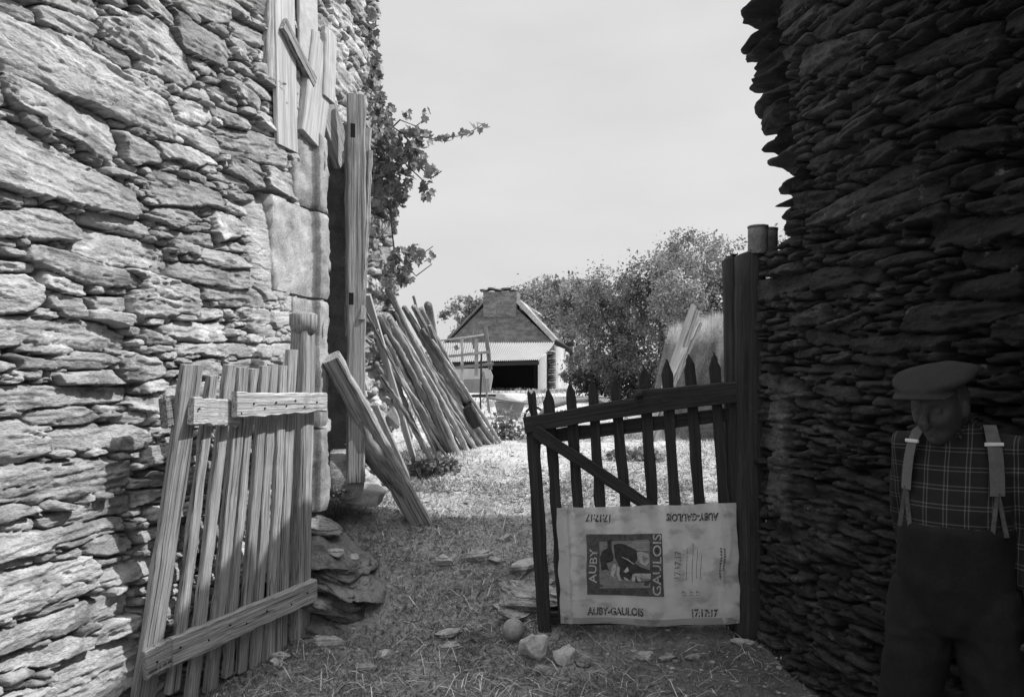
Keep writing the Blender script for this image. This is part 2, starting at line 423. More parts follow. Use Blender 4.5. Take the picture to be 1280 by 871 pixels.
# the large stones one can recognise in the photograph
for pts, tn in (
    ([(-60, -20), (28, 28), (85, 45), (150, 90), (205, 128), (216, 172), (190, 168), (110, 128), (28, 98), (-60, 60)], 1.16),
    ([(-60, 130), (28, 160), (60, 180), (110, 210), (165, 240), (172, 268), (110, 262), (28, 240), (-60, 220)], 1.10),
    ([(120, 25), (200, 25), (222, 45), (246, 100), (238, 108), (200, 95), (165, 65), (130, 45)], 1.12),
    ([(28, 262), (70, 262), (100, 285), (98, 304), (60, 300), (-30, 292), (-30, 255)], 1.0),
    ([(28, 306), (95, 318), (180, 345), (180, 362), (100, 350), (28, 326)], .85),
    ([(-40, 395), (28, 395), (130, 405), (168, 420), (166, 436), (28, 434), (-40, 434)], 1.0),
    ([(60, 362), (105, 372), (108, 398), (92, 400), (66, 384)], .95),
    ([(-20, 345), (28, 345), (55, 360), (56, 380), (28, 388), (-20, 388)], 1.05),
    ([(-30, 485), (28, 484), (165, 484), (166, 502), (100, 506), (28, 510), (-30, 510)], 1.08),
    ([(32, 512), (110, 508), (130, 520), (110, 530), (52, 530)], .88),
    ([(68, 540), (120, 530), (166, 530), (190, 545), (185, 560), (120, 564), (74, 562)], .86),
    ([(-30, 525), (28, 525), (62, 545), (60, 560), (28, 578), (-30, 578)], 1.0),
    ([(-30, 585), (40, 580), (160, 576), (165, 600), (150, 614), (28, 630), (-30, 632)], .92),
    ([(48, 648), (110, 630), (170, 618), (170, 640), (100, 654), (58, 658)], .96),
    ([(-30, 670), (60, 662), (160, 646), (162, 662), (28, 698), (-30, 712)], 1.0),
    ([(-30, 722), (28, 714), (118, 696), (126, 706), (124, 734), (28, 770), (-30, 790)], 1.28),
    ([(-30, 800), (60, 772), (130, 745), (165, 742), (162, 765), (90, 790), (28, 808), (-30, 828)], .98),
    ([(-30, 832), (28, 820), (90, 796), (125, 792), (118, 812), (60, 830), (-30, 850)], .98),
    ([(150, 448), (200, 445), (212, 465), (190, 478), (158, 476)], .92),
    ([(64, 445), (130, 440), (150, 452), (130, 462), (68, 460)], .9),
    ([(68, 468), (140, 464), (155, 480), (80, 482)], .95),
    ([(200, 258), (240, 262), (250, 276), (220, 284), (180, 268)], .88),
    ([(254, 308), (296, 318), (312, 335), (280, 340), (250, 322)], 1.0),
    ([(185, 175), (225, 182), (262, 190), (275, 205), (240, 208), (200, 195)], 1.05),
    ([(225, 432), (300, 428), (340, 432), (340, 446), (260, 446), (222, 442)], 1.02),
):
    S.poly(ip(*pts), tn)
S.poly(ip((318, 236), (362, 250), (362, 372), (330, 372), (312, 350)), 1.2, -.005)
def slope(t, z): return .05 * (z - 1.4) - .06 * (t < 2.9) * (z > 2) * 0
S.fill([(.26, 200), (.20, 500), (.15, 1500), (.11, 4000), (.085, 9000), (.06, 16000), (.042, 20000), (.028, 16000), (.018, 12000)], (.14, .38), .07, slope)
res = .0052
T, Z = np.meshgrid(np.arange(1.0, 4.185, res), np.arange(-.30, 4.4, res), indexing='ij')
h, tone, F1, ID = S.field(T, Z)
# the end of the rubble blends into lime mortar beside the dressed jamb
mort = sst(3.62, 3.95, T + .25 * (fbm2(T * 5, Z * 5, 3, 40) - .5)) * sst(1.25, 1.7, Z) * (1 - sst(2.3, 2.75, Z))
h = h * (1 - .75 * mort) + .004 * mort; tone = tone * (1 - mort) + 1.18 * mort
d = D - h
P = np.stack([-CU * d + SU * T, SU * d + CU * T, Z], -1)
grid_mesh('wall', P, np.ones(T.shape, bool), tone, np.stack([T, Z, h], -1), 'schist', barn)

# dressed jamb stones: front, a splay that turns towards the lane, a bright outer strip and the reveal
prof = [(4.10, -.10), (4.115, .012), (4.13, .018), (4.25, .020), (4.325, .020), (4.335, .023), (4.345, .040), (4.358, .060), (4.37, .064), (4.42, .065), (4.470, .064), (4.480, .055), (4.485, .03), (4.485, -.25), (4.485, -.60)]
def jamb(y0, y1, tl=None, seed=0, tone=1.0, material='granite'):
    z1 = wpx(390, y0)[1]; z0 = wpx(390, y1)[1]; mb = MB(); n = max(4, int((z1 - z0) / .02)); pr = []
    for (a, b), (c, e) in zip(prof[:-1], prof[1:]):
        k = max(1, int(math.hypot(c - a, e - b) / .02))
        pr += [(a + (c - a) * i / k, b + (e - b) * i / k) for i in range(k)]
    pr.append(prof[-1]); pr = np.array(pr)
    if tl: pr = np.concatenate([[(tl, -.1), (tl + .015, .006)], [(tl + .03 + (4.13 - tl - .03) * i / 14, .012) for i in range(14)], pr[pr[:, 0] > 4.13]])
    zz = np.linspace(z0 + .006, z1 - .006, n)
    PT, PZ = np.meshgrid(pr[:, 0], zz, indexing='ij'); PO = np.repeat(pr[:, 1:2], n, 1)
    ed = np.minimum(PZ - z0, z1 - PZ); rnd = .006 * (1 - sst(0, .016, ed)) + .010 * (1 - sst(0, .05, ed)) * fbm2(PT * 20, PZ * 5, 2, seed)
    nz = (fbm2(PT * 9 + seed * 5, PZ * 9, 4, seed) - .5)
    PO = PO + nz * .036 + .008 * (fbm2(PT * 40, PZ * 40, 3, seed + 7) - .5) - rnd - .006 * (fbm2(PT * 60, PZ * 60, 2, seed) > .62) + ((seed * 7) % 5 - 2) * .003
    PT2 = PT - rnd * (PT > 4.46) + nz * .012 * (PT > 4.46)
    dd = D - PO
    Q = np.stack([-CU * dd + SU * PT2, SU * dd + CU * PT2, PZ], -1)
    strip = sst(4.328, 4.338, PT) * (1 - sst(4.36, 4.37, PT))
    tn = tone * (1 - .38 * strip) * (.62 + .75 * fbm2(PT * 6, PZ * 4, 4, seed + 3))  # splay darkened in the tone to look shaded
    return grid_mesh('jamb_stone', Q, np.ones(PT.shape, bool), tn, np.stack([PT, PZ, PO], -1), material, barn)
jamb(166, 264, None, 1, .95)
jamb(265, 374, 3.86, 2, 1.12)
jamb(375, 534, None, 3, .92)
jamb(535, 640, None, 4, .82)

# wall beyond the doorway: small pale rubble with a broken far end
S2 = Stones(4.35, 6.2, .3, 5.0, 33)
S2.fill([(.16, 600), (.11, 3000), (.08, 8000), (.055, 14000), (.035, 14000), (.022, 9000)], (.25, .6), .10)
T2, Z2 = np.meshgrid(np.arange(4.46, 6.1, .0085), np.arange(.4, 4.8, .0085), indexing='ij')
h2, tn2, F12, ID2 = S2.field(T2, Z2, jag=.14, crev=.035, fol=.005, lump=.016)
endt = np.interp(Z2, [.4, 1.0, 1.6, 2.2, 2.9, 3.6, 4.3, 4.9], [5.72, 5.74, 5.78, 5.84, 5.74, 5.52, 5.38, 5.33]) + .18 * (fbm2(T2 * 0 + 3, Z2 * 7, 3, 8) - .5)
dd = D - h2
P2 = np.stack([-CU * dd + SU * T2, SU * dd + CU * T2, Z2], -1)
grid_mesh('wall', P2, (T2 < endt) & ((T2 > 5.02 + .03 * np.sin(Z2 * 40)) | (Z2 > 3.25)), tn2 * 1.05, np.stack([T2, Z2, h2], -1), 'rubble', barn)
mb = MB()                                    # the thickness of the broken end
zs = np.linspace(.4, 4.75, 30); et = np.interp(zs, [.4, 1.0, 1.6, 2.2, 2.9, 3.6, 4.3, 4.9], [5.72, 5.74, 5.78, 5.84, 5.74, 5.52, 5.38, 5.33]) - .06
rows = []
for zz, tt in zip(zs, et):
    rows.append([bw(tt + .05 * math.sin(zz * 23 + o * 9), zz, -.03 - o) for o in np.linspace(0, .6, 7)])
V = np.array(rows).reshape(-1, 3)
mb.add(V, [(i * 7 + j, i * 7 + j + 1, i * 7 + j + 8, i * 7 + j + 7) for i in range(29) for j in range(6)])
mb.build('wall_end', 'rubble', barn)
# inside: far reveal, threshing room painted black as its shade
mb = MB()
for k in range(24):
    z = .62 + k * .125
    rock(mb, bw(5.03 + .03 * math.sin(k * 2.1), z + .06, -.30 + .012 * math.sin(k * 5)), (.075, .30, .058), (0, 0, math.atan2(-SU, CU) * -1 + R(-90) * 0 + .0), 400 + k, 3, 6, .12, .9)
mb.build('door_reveal', 'rubble', barn)
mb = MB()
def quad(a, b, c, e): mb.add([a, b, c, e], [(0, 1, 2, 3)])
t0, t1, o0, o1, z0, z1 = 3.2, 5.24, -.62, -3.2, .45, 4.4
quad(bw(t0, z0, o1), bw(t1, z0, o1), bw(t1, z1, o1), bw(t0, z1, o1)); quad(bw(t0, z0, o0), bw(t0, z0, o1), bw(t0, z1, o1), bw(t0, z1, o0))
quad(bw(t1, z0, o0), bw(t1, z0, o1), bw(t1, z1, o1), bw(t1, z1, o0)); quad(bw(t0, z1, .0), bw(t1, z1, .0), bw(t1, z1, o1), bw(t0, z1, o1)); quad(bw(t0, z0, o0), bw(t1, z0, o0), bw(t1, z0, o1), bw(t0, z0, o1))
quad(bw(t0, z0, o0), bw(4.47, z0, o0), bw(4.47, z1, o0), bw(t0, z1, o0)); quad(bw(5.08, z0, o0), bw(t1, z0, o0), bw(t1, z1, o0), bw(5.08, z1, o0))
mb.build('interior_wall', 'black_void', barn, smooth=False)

# timbers over the doorway
def wallboard(x0, y0, x1, y1, wpxs, th, off, material='pale_wood', name='loft_board', tone=1.0, seed=1, **k):
    mb = MB(); a = wat(x0, y0, off); b = wat(x1, y1, off); Y = (a.y + b.y) / 2
    plank(mb, a, b, wpxs / F * Y / (SU + CU * .25), th, bw(1, 0) - bw(0, 0), 10, .003, seed=seed, tone=tone, **k)
    return mb.build(name, material, barn, smooth=False)
wallboard(358, 186, 353, -30, 23, .03, .012, seed=3)
wallboard(339, 100, 340, -30, 14, .04, .00, 'weathered_wood', seed=4)
wallboard(379, 182, 374, 40, 20, .03, -.005, seed=5)
wallboard(371, 150, 368, 60, 7, .03, -.03, 'weathered_wood', seed=6, tone=.6)
wallboard(385, 92, 384, -30, 22, .02, .03, 'whitewash', seed=7)
wallboard(354, 30, 392, 104, 8, .03, .045, 'weathered_wood', seed=8, tone=.8)
wallboard(387, 176, 402, 58, 25, .05, .03, seed=9, taper=1.15)
wallboard(409, 125, 411, 40, 14, .04, .05, seed=10)
wallboard(404, 128, 428, 200, 22, .05, .00, 'weathered_wood', seed=11, tone=.75)
wallboard(402, 45, 400, -40, 26, .03, -.06, 'dark_wood', 'loft_board', seed=12)

# ================================================================== GROUND
def spaced(a, b, fine, grow):
    v = [0.0]; st = fine
    while v[-1] < b: v.append(v[-1] + st); st = st if v[-1] < a else st * grow
    return v
ys = np.array([-y for y in spaced(1, 900, .3, 1.5)[1:]][::-1] + list(np.arange(0, 9, .03)) + [9 + y for y in spaced(8, 2500, .08, 1.10)])
xp = spaced(2.6, 2500, .03, 1.12); xs = np.array([-x for x in xp[1:]][::-1] + xp)
GX, GY = np.meshgrid(xs, ys, indexing='ij')
near = np.exp(-np.clip(GY, 0, None) / 25)
GZ = G(GX, GY) + near * (.10 * (fbm2(GX * 1.1, GY * 1.1, 4, 50) - .5) + .035 * (fbm2(GX * 7, GY * 7, 3, 51) - .5))
GZ += .18 * np.exp(-((GX + 1.15) ** 2 / .18 + (GY - 5.2) ** 2 / .5))
far = sst(14, 70, GY); GZ += far * 1.2 * (fbm2(GX * .03, GY * .03, 3, 52) - .5) * (GY > 40)
def gz(X, Y):
    X = np.asarray(X, float); Y = np.asarray(Y, float)
    n = np.exp(-np.clip(Y, 0, None) / 25)
    return G(X, Y) + n * (.10 * (fbm2(X * 1.1, Y * 1.1, 4, 50) - .5) + .035 * (fbm2(X * 7, Y * 7, 3, 51) - .5)) + .18 * np.exp(-((X + 1.15) ** 2 / .18 + (Y - 5.2) ** 2 / .5))
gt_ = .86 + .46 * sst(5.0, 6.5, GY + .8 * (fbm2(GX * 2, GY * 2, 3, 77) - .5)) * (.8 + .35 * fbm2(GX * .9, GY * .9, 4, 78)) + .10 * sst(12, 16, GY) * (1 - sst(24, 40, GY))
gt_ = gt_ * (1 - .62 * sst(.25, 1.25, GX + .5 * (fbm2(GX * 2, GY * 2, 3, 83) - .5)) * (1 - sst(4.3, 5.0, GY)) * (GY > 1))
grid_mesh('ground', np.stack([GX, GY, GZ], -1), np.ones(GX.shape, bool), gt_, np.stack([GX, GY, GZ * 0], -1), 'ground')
tag(bpy.data.objects['ground'], kind='structure')

# ================================================================== sky, sun, camera
world = bpy.data.worlds.new('World'); scene.world = world; world.use_nodes = True
nt = world.node_tree; N = nt.nodes; L = nt.links
bg = N['Background']; SUN_EL, SUN_AZ = R(48.5), R(84)
sky = N.new('ShaderNodeTexSky'); sky.sky_type = 'NISHITA'; sky.sun_disc = False; sky.sun_elevation = SUN_EL; sky.sun_rotation = SUN_AZ
sky.air_density = 1.0; sky.dust_density = 2.5
bwn = N.new('ShaderNodeRGBToBW'); L.new(sky.outputs[0], bwn.inputs[0])
tc = N.new('ShaderNodeTexCoord'); mp = N.new('ShaderNodeMapping'); mp.inputs['Scale'].default_value = (1.4, 1.4, 4); L.new(tc.outputs['Generated'], mp.inputs[0])
cl = N.new('ShaderNodeTexNoise'); cl.inputs['Scale'].default_value = 1.6; cl.inputs['Detail'].default_value = 7; L.new(mp.outputs[0], cl.inputs['Vector'])
cr = N.new('ShaderNodeMapRange'); cr.inputs[1].default_value = .4; cr.inputs[2].default_value = .75; cr.inputs[3].default_value = 7.3; cr.inputs[4].default_value = 8.6; L.new(cl.outputs['Fac'], cr.inputs[0])
mx = N.new('ShaderNodeMix'); mx.data_type = 'FLOAT'; mx.inputs[0].default_value = .82; L.new(bwn.outputs[0], mx.inputs[2]); L.new(cr.outputs[0], mx.inputs[3])
sep = N.new('ShaderNodeSeparateXYZ'); L.new(tc.outputs['Generated'], sep.inputs[0])
zr = N.new('ShaderNodeMapRange'); zr.interpolation_type = 'SMOOTHSTEP'; zr.inputs[1].default_value = .42; zr.inputs[2].default_value = .95; zr.inputs[3].default_value = 1.0; zr.inputs[4].default_value = 2.6; L.new(sep.outputs[2], zr.inputs[0])
zm = N.new('ShaderNodeMath'); zm.operation = 'MULTIPLY'; L.new(mx.outputs[0], zm.inputs[0]); L.new(zr.outputs[0], zm.inputs[1])
L.new(zm.outputs[0], bg.inputs['Color']); bg.inputs['Strength'].default_value = .105
sl = bpy.data.lights.new('sun', 'SUN'); sl.energy = 5.0; sl.angle = R(.55); sl.color = (1, 1, 1)
so = bpy.data.objects.new('sun', sl); col.objects.link(so)
sd = Vector((math.cos(SUN_EL) * math.sin(SUN_AZ), math.cos(SUN_EL) * math.cos(SUN_AZ), math.sin(SUN_EL)))
so.rotation_euler = sd.to_track_quat('Z', 'Y').to_euler(); so.location = sd * 30
cam = bpy.data.cameras.new('camera'); co = bpy.data.objects.new('camera', cam); col.objects.link(co); scene.camera = co
co.location = (0, 0, H); co.rotation_euler = (R(90), 0, 0); cam.sensor_width = 36; cam.lens = F / 1280 * 36; cam.clip_end = 6000; cam.clip_start = .05
cam.shift_y = (HY - 435.5) / 1280
scene.view_settings.view_transform = 'Standard'; scene.view_settings.look = 'None'; scene.view_settings.exposure = 0


# ================================================================== RUIN (right)
AX, AY, AM = 1.36, 4.3, .155
def rw(s, z, off=0.0):                       # s runs along the wall towards the camera from the gate; off is out of the face
    k = math.hypot(1, AM); ux, uy = AM / k, -1 / k
    return Vector((AX + ux * s - off / k, AY + uy * s - off * AM / k, z))
ruin = thing('stone_ruin', rw(0, 0), 'tall dark schist wall in shadow with ragged slabs at its broken end', 'wall')
S3 = Stones(-.10, 6.2, -.2, 4.3, 55)
S3.fill([(.34, 40), (.24, 150), (.17, 900), (.12, 7000), (.09, 16000), (.06, 26000), (.04, 22000), (.026, 14000)], (.08, .20), .07, lambda t, z: -.05 * (z - 1.3) * (t < 2))
T3, Z3 = np.meshgrid(np.arange(-.08, 6.1, .010), np.arange(-.15, 3.95, .0075), indexing='ij')
h3, tn3, F13, ID3 = S3.field(T3, Z3, jag=.14, crev=.060, fol=.009, lump=.014)
edge3 = np.interp(Z3, [0, 2.10, 2.18, 2.24, 2.3, 2.6, 3.0, 3.4, 3.7, 4], [.06, .06, .10, .34, .42, .42, .40, .30, .26, .3]) + .05 * (fbm2(T3 * 0 + 1, Z3 * 9, 3, 9) - .5)
topz = 3.58 + .25 * fbm2(T3 * 1.3, T3 * 0, 3, 5) + .12 * (fbm2(T3 * 6, T3 * 0, 2, 6) > .5)
pt3 = sst(.0, .06, np.minimum(np.minimum(T3 - .16, .40 - T3), np.minimum(Z3 - .72, 1.52 - Z3) * .5) + .10 * (fbm2(T3 * 9, Z3 * 9, 3, 15) - .5))
h3 = h3 * (1 - .75 * pt3) + .02 * pt3 * fbm2(T3 * 12, Z3 * 12, 3, 16); tn3 = tn3 * (1 - pt3) + 2.0 * pt3 * (.6 + .8 * fbm2(T3 * 14, Z3 * 14, 3, 17))
tn3 = tn3 * (1.3 - 1.05 * sst(.1, 2.1, T3))  # shade painted in: tone falls off towards the camera end
k = math.hypot(1, AM)
P3 = np.stack([AX + AM / k * T3 - h3 / k, AY - T3 / k - h3 * AM / k, Z3], -1)
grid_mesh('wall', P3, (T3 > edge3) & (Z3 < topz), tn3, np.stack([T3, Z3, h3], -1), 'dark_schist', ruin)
mb = MB(); ang = math.atan2(-1, AM)
# slabs sticking out of the broken end, one by one
for i, (yt, yb, tip) in enumerate([(-24, 2, 922), (3, 26, 925), (26, 51, 930), (52, 84, 936), (85, 112, 941), (110, 142, 943), (141, 171, 948), (171, 200, 961), (199, 216, 972), (214, 241, 968), (240, 259, 974), (258, 277, 977), (276, 302, 984)]):
    s_ = .05 if yt < 230 else .30
    Y = AY - .05; X = (tip - CX) / F * (Y + .38)
    zc = H - ((yt + yb) / 2 - HY) / F * Y; hh = (yb - yt) / F * Y / 2
    L_ = .34 + .08 * math.sin(i * 2.3)
    rock(mb, (X + L_ * .93, Y + .17, zc), (L_, .30, hh * 1.10), (.05 * math.sin(i * 3), -.10 - .06 * math.sin(i * 1.7), -.12 + .1 * math.sin(i)), 60 + i, 5, 9, .42, .8 + .3 * ((i * 37) % 10) / 10, .14, .66)
rg = random.Random(3)
for i in range(26):                          # lower courses of the end, beside the gate post
    z = -.05 + i * .088
    rock(mb, rw(.12 + .03 * rg.uniform(-1, 1), z + .04, -.30), (.17, .33, .048), (0, 0, 0), 200 + i, 3, 6, .2, rg.uniform(.7, 1.2), .15, .7)
for i in range(46):                          # loose stones along the top
    s_ = .3 + i * .13
    rock(mb, rw(s_, 3.62 + .10 * math.sin(i * 1.3) + rg.uniform(-.05, .05), -.25), (rg.uniform(.12, .24), .28, rg.uniform(.03, .07)), (0, rg.uniform(-.1, .1), ang), 300 + i, 3, 6, .2, rg.uniform(.7, 1.2), .1, .7)
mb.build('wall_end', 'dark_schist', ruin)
mb = MB()                                    # the body of the wall and the unseen wall added beyond it to shade the lane
def slabbox(p, q, th, z0, z1, nseg=40):
    p = Vector(p); q = Vector(q); d = (q - p).normalized(); s = Vector((d.y, -d.x, 0)); rows = []
    for i in range(nseg + 1):
        t = i / nseg; c = p.lerp(q, t); zt = z1 + .22 * (float(fbm2(np.array(t * 9), np.array(z1), 3, 4)) - .5)
        for a, zz in ((0, z0), (0, zt), (th, zt), (th, z0)):
            e = c + s * a; rows.append((e.x, e.y, zz))
    Fc = [(i * 4 + j, i * 4 + j + 1, i * 4 + j + 5, i * 4 + j + 4) for i in range(nseg) for j in range(3)] + [(3, 2, 1, 0), (nseg * 4, nseg * 4 + 1, nseg * 4 + 2, nseg * 4 + 3)]
    mb.add(rows, Fc)
slabbox(rw(6.05, 0, -.10), rw(.55, 0, -.10), .45, -.2, 3.58)
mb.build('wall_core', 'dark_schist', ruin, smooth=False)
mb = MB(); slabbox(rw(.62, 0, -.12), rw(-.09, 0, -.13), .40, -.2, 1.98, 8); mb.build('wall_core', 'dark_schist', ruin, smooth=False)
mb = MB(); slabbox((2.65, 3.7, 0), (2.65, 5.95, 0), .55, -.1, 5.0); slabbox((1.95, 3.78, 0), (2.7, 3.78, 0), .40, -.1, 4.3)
mb.build('shadow_wall', 'dark_schist', ruin, smooth=False)
# tin can and straw on the low part of the wall
def can(c, r, h, label):
    t = thing('tin_can', c, label, 'tin can'); mb = MB(); c = Vector(c)
    ring = lambda z, rr: [(c.x + rr * math.cos(a), c.y + rr * math.sin(a), c.z + z) for a in np.linspace(0, 2 * math.pi, 28, endpoint=False)]
    loft(mb, [ring(0, r * .97), ring(.006, r), ring(h * .3, r), ring(h * .32, r * 1.015), ring(h * .36, r), ring(h * .64, r), ring(h * .66, r * 1.015), ring(h * .7, r), ring(h, r), ring(h, r * .95), ring(h * .2, r * .95)], 1.0)
    mb.build('can_body', 'tin', t)
    mb = MB(); loft(mb, [ring(h - .006, r * 1.0), ring(h - .007, r * 1.045), ring(h + .003, r * 1.045), ring(h + .004, r * .96)], 1.6, caps=False); mb.build('rim', 'tin', t)
can(at(947.5, 318, 4.25), .055, .155, 'open rusty tin can standing on the low end of the dark wall')
can(at(960, 322, 4.42), .055, .165, 'dented dark tin can tucked behind the rusty open one')

# gate posts
def post(x0, x1, yt, yb, Y, th, label, mat_='dark_wood', lean=0, seed=1):
    mb = MB(); a = at((x0 + x1) / 2, yb, Y); b = at((x0 + x1) / 2 + lean, yt, Y); w = (x1 - x0) / F * Y
    a.z = float(gz(a.x, a.y)) - .1
    plank(mb, a, b, w, th, (1, 0, 0), 16, .005, seed=seed, bev=.28, tip=.03)
    o = mb.build('gate_post', mat_, None, loc=a); return tag(o, label, 'gate post', None)
post(906, 926, 319, 800, 4.38, .10, 'slim rounded wooden post nearest the picket gate', lean=-1, seed=4)
post(920, 957, 314, 806, 4.28, .12, 'broad dark wooden gate post set against the ruined wall', seed=5)

# ================================================================== PICKET GATE with the sack
GYp = 4.33
gate = thing('picket_gate', at(798, 785, GYp), 'dark weathered picket gate hung closed with a plastic sack on it', 'gate')
mbs = []
def gbar(name, x0, y0, x1, y1, w, th, dy=0.0, seed=0, tip=0.0, parent=gate, m='dark_wood', bend=None, taper=1.0, wd=None, jit=.003, tone=1.0):
    mb = MB(); Y = GYp + dy; a = at(x0, y0, Y); b = at(x1, y1, Y)
    d = (b - a); wdir = wd or Vector((d.z, 0, -d.x))
    plank(mb, a, b, w / F * Y, th, wdir, 12, jit, seed=seed, tip=tip, bend=bend, taper=taper, tone=tone)
    return mb.build(name, m, parent, smooth=False)
for i, (xt, yt, xb) in enumerate([(685, 484, 702), (712, 478, 730), (740, 475, 757), (768, 470, 790), (804.5, 457, 822), (833, 449, 849), (861, 443, 881), (892, 441, 912)]):
    k = (772 - yt) / (640 - yt)
    gbar('picket', xt + (xb - xt) * 1.15, 774, xt, yt, 13.5, .022, .0, 30 + i, .085)
gbar('end_stile', 681, 792, 665, 521, 17, .05, -.005, 41)
gbar('end_stile', 672, 560, 660.5, 488, 6, .02, .015, 42, .03); gbar('end_stile', 672, 560, 667, 488, 6, .02, -.02, 43, .03)
gbar('hinge_stile', 928, 790, 922, 476, 12, .05, .01, 44)
gbar('top_rail', 655, 532, 926, 491, 21, .035, -.038, 45, bend=(0, 0, .012))
gbar('top_rail', 671, 547, 926, 516, 17, .03, .030, 46)
gbar('top_rail', 795, 497, 926, 486, 19, .04, -.034, 47)
gbar('brace', 668, 538, 812, 633, 16, .028, -.062, 48, taper=.95)
gbar('bottom_rail', 676, 772, 930, 773, 15, .035, .03, 49)
mb = MB(); rock(mb, at(798, 492, GYp - .06), (.025, .03, .02), (0, 0, 0), 5, 3, 4, .2); mb.build('rail_knob', 'dark_wood', gate)

# the sack: a sheet of clouded plastic, double at the edges, tied over the pickets
SKY = GYp - .085
C = [at(695, 634, SKY), at(919, 627.5, SKY), at(701, 777, SKY), at(924, 778, SKY)]     # TL TR BL BR
def sk(u, v, off=0.0):
    """u to the right, v downwards, both 0..1; off towards the camera."""
    u = np.asarray(u, float); v = np.asarray(v, float)
    p = lambda k: (C[0][k] * (1 - u) + C[1][k] * u) * (1 - v) + (C[2][k] * (1 - u) + C[3][k] * u) * v
    w = .032 * (fbm2(u * 4 + 3, v * 3, 3, 71) - .5) + .026 * (.5 - np.abs(2 * fbm2(u * 6 - 3 * v, v * 4 + 2 * u, 3, 79) - 1)) * sst(.0, .3, np.abs(u - .30)) + .012 * np.sin(u * 9 + v * 3) * (v - .1) * .5 + .010 * (np.abs(fbm2(u * 3 + 2 * v, v * 5 - u, 2, 75) - .5))
    w = w + .006 * np.exp(-((u - .93 - .03 * np.sin(v * 6)) / .012) ** 2) + .006 * np.exp(-((u - .055) / .010) ** 2)
    sag = .010 * np.sin(np.pi * u) * v
    return np.stack([p(0) + .010 * (fbm2(v * 7, u * 0, 2, 73) - .5) * np.abs(2 * u - 1), p(1) - w - off - .012, p(2) - sag + .012 * (fbm2(u * 6, v * 0, 2, 72) - .5) * (2 * v - 1)], -1)
sack = thing('plastic_sack', C[2], 'printed translucent fertiliser sack spread flat over the lower pickets', 'sack')
U, Vv = np.meshgrid(np.linspace(0, 1, 150), np.linspace(0, 1, 100), indexing='ij')
grid_mesh('sheet', sk(U, Vv), np.ones(U.shape, bool), .95 + .25 * (fbm2(U * 5, Vv * 4, 3, 74) - .5), np.stack([U * 1.02, Vv * .65, U * 0], -1), 'sack', sack)
for (u0, u1, v0, v1, tn) in ((0, .068, .0, 1.0, .75), (.915, 1.0, .02, .98, .8), (.02, .98, .945, 1.0, .42)):     # folded hems
    U, Vv = np.meshgrid(np.linspace(u0, u1, 20), np.linspace(v0, v1, 40), indexing='ij')
    grid_mesh('hem', sk(U, Vv, .004), np.ones(U.shape, bool), tn + 0 * U, np.stack([U * 1.02, Vv * .65, U * 0], -1), 'sack', sack)
def sxy(x, y):                               # photo pixel on the sack -> (u, v)
    vt = 634 + (627.5 - 634) * (x - 695) / 224; v = (y - vt) / (777.5 - vt); return (x - 695 - 5.5 * v) / 224, v
def patch(name, pts, material, off, parent=sack, tone=1.0, sub=3):
    bm = bmesh.new(); vs = [bm.verts.new((p[0], p[1], 0)) for p in pts]; f = bm.faces.new(vs)
    bmesh.ops.triangulate(bm, faces=[f]); sub and bmesh.ops.subdivide_edges(bm, edges=bm.edges[:], cuts=sub, use_grid_fill=True)
    A = np.array([v.co[:2] for v in bm.verts]); bm.verts.index_update(); Fc = [tuple(v.index for v in f.verts) for f in bm.faces]; bm.free()
    uv = np.array([sxy(*a) for a in A]); mb = MB(); mb.add(sk(uv[:, 0], uv[:, 1], off), Fc, tone, np.stack([uv[:, 0] * 1.02, uv[:, 1] * .65, uv[:, 0] * 0], -1))
    return mb.build(name, material, parent)
def text(name, body, x, y, w, hgt, rot, material, off, parent=sack, bold=.0, sp=1.0):
    """body centred at photo pixel (x, y), w wide and hgt high (pixels), turned by rot."""
    cu = bpy.data.curves.new(name, 'FONT'); cu.body = body; cu.align_x = 'CENTER'; cu.align_y = 'CENTER'; cu.offset = bold; cu.space_character = sp; cu.resolution_u = 3
    o = bpy.data.objects.new(name, cu); col.objects.link(o)
    dg = bpy.context.evaluated_depsgraph_get(); me = bpy.data.meshes.new_from_object(o.evaluated_get(dg))
    A = np.array([v.co[:2] for v in me.vertices]); Fc = [tuple(p.vertices) for p in me.polygons]
    bpy.data.objects.remove(o); bpy.data.curves.remove(cu); bpy.data.meshes.remove(me)
    lo, hi = A.min(0), A.max(0); A = (A - (lo + hi) / 2) / (hi - lo) * np.array([w, hgt])
    c, s = math.cos(rot), math.sin(rot)
    px = x + A[:, 0] * c + A[:, 1] * s * 1; py = y - (A[:, 1] * c - A[:, 0] * s * 1) * 1
    px = x + A[:, 0] * c - A[:, 1] * s; py = y - (A[:, 0] * s + A[:, 1] * c)
    uv = np.array([sxy(a, b) for a, b in zip(px, py)]); mb = MB()
    mb.add(sk(uv[:, 0], uv[:, 1], off), Fc, 1.0, np.stack([uv[:, 0] * 1.02, uv[:, 1] * .65, uv[:, 0] * 0], -1))
    return mb.build(name, material, parent, smooth=False)
text('lettering', 'AUBY-GAULOIS', 768.5, 761.5, 70, 10.5, 0, 'ink', .006, bold=.05)
text('lettering', '17:17:17', 880.5, 763.5, 33, 10, 0, 'ink', .006, bold=.05)
text('lettering', 'AUBY-GAULOIS', 864.5, 644.5, 66, 10, math.pi, 'ink', .006, bold=.05)
text('lettering', '17:17:17', 747, 646, 31, 10, math.pi, 'ink', .006, bold=.05)
text('lettering', '17.17.17', 846, 703, 34, 8, math.pi / 2, 'faint_ink', .006, bold=.01)
panel = patch('printed_panel', [(732, 666), (826, 665), (829, 742), (733, 741)], 'print_grey', .0055, tone=1.0, sub=6)
patch('picture_field', [(748, 675), (811, 672), (812, 731), (749, 733)], 'print_mid', .0065, panel)
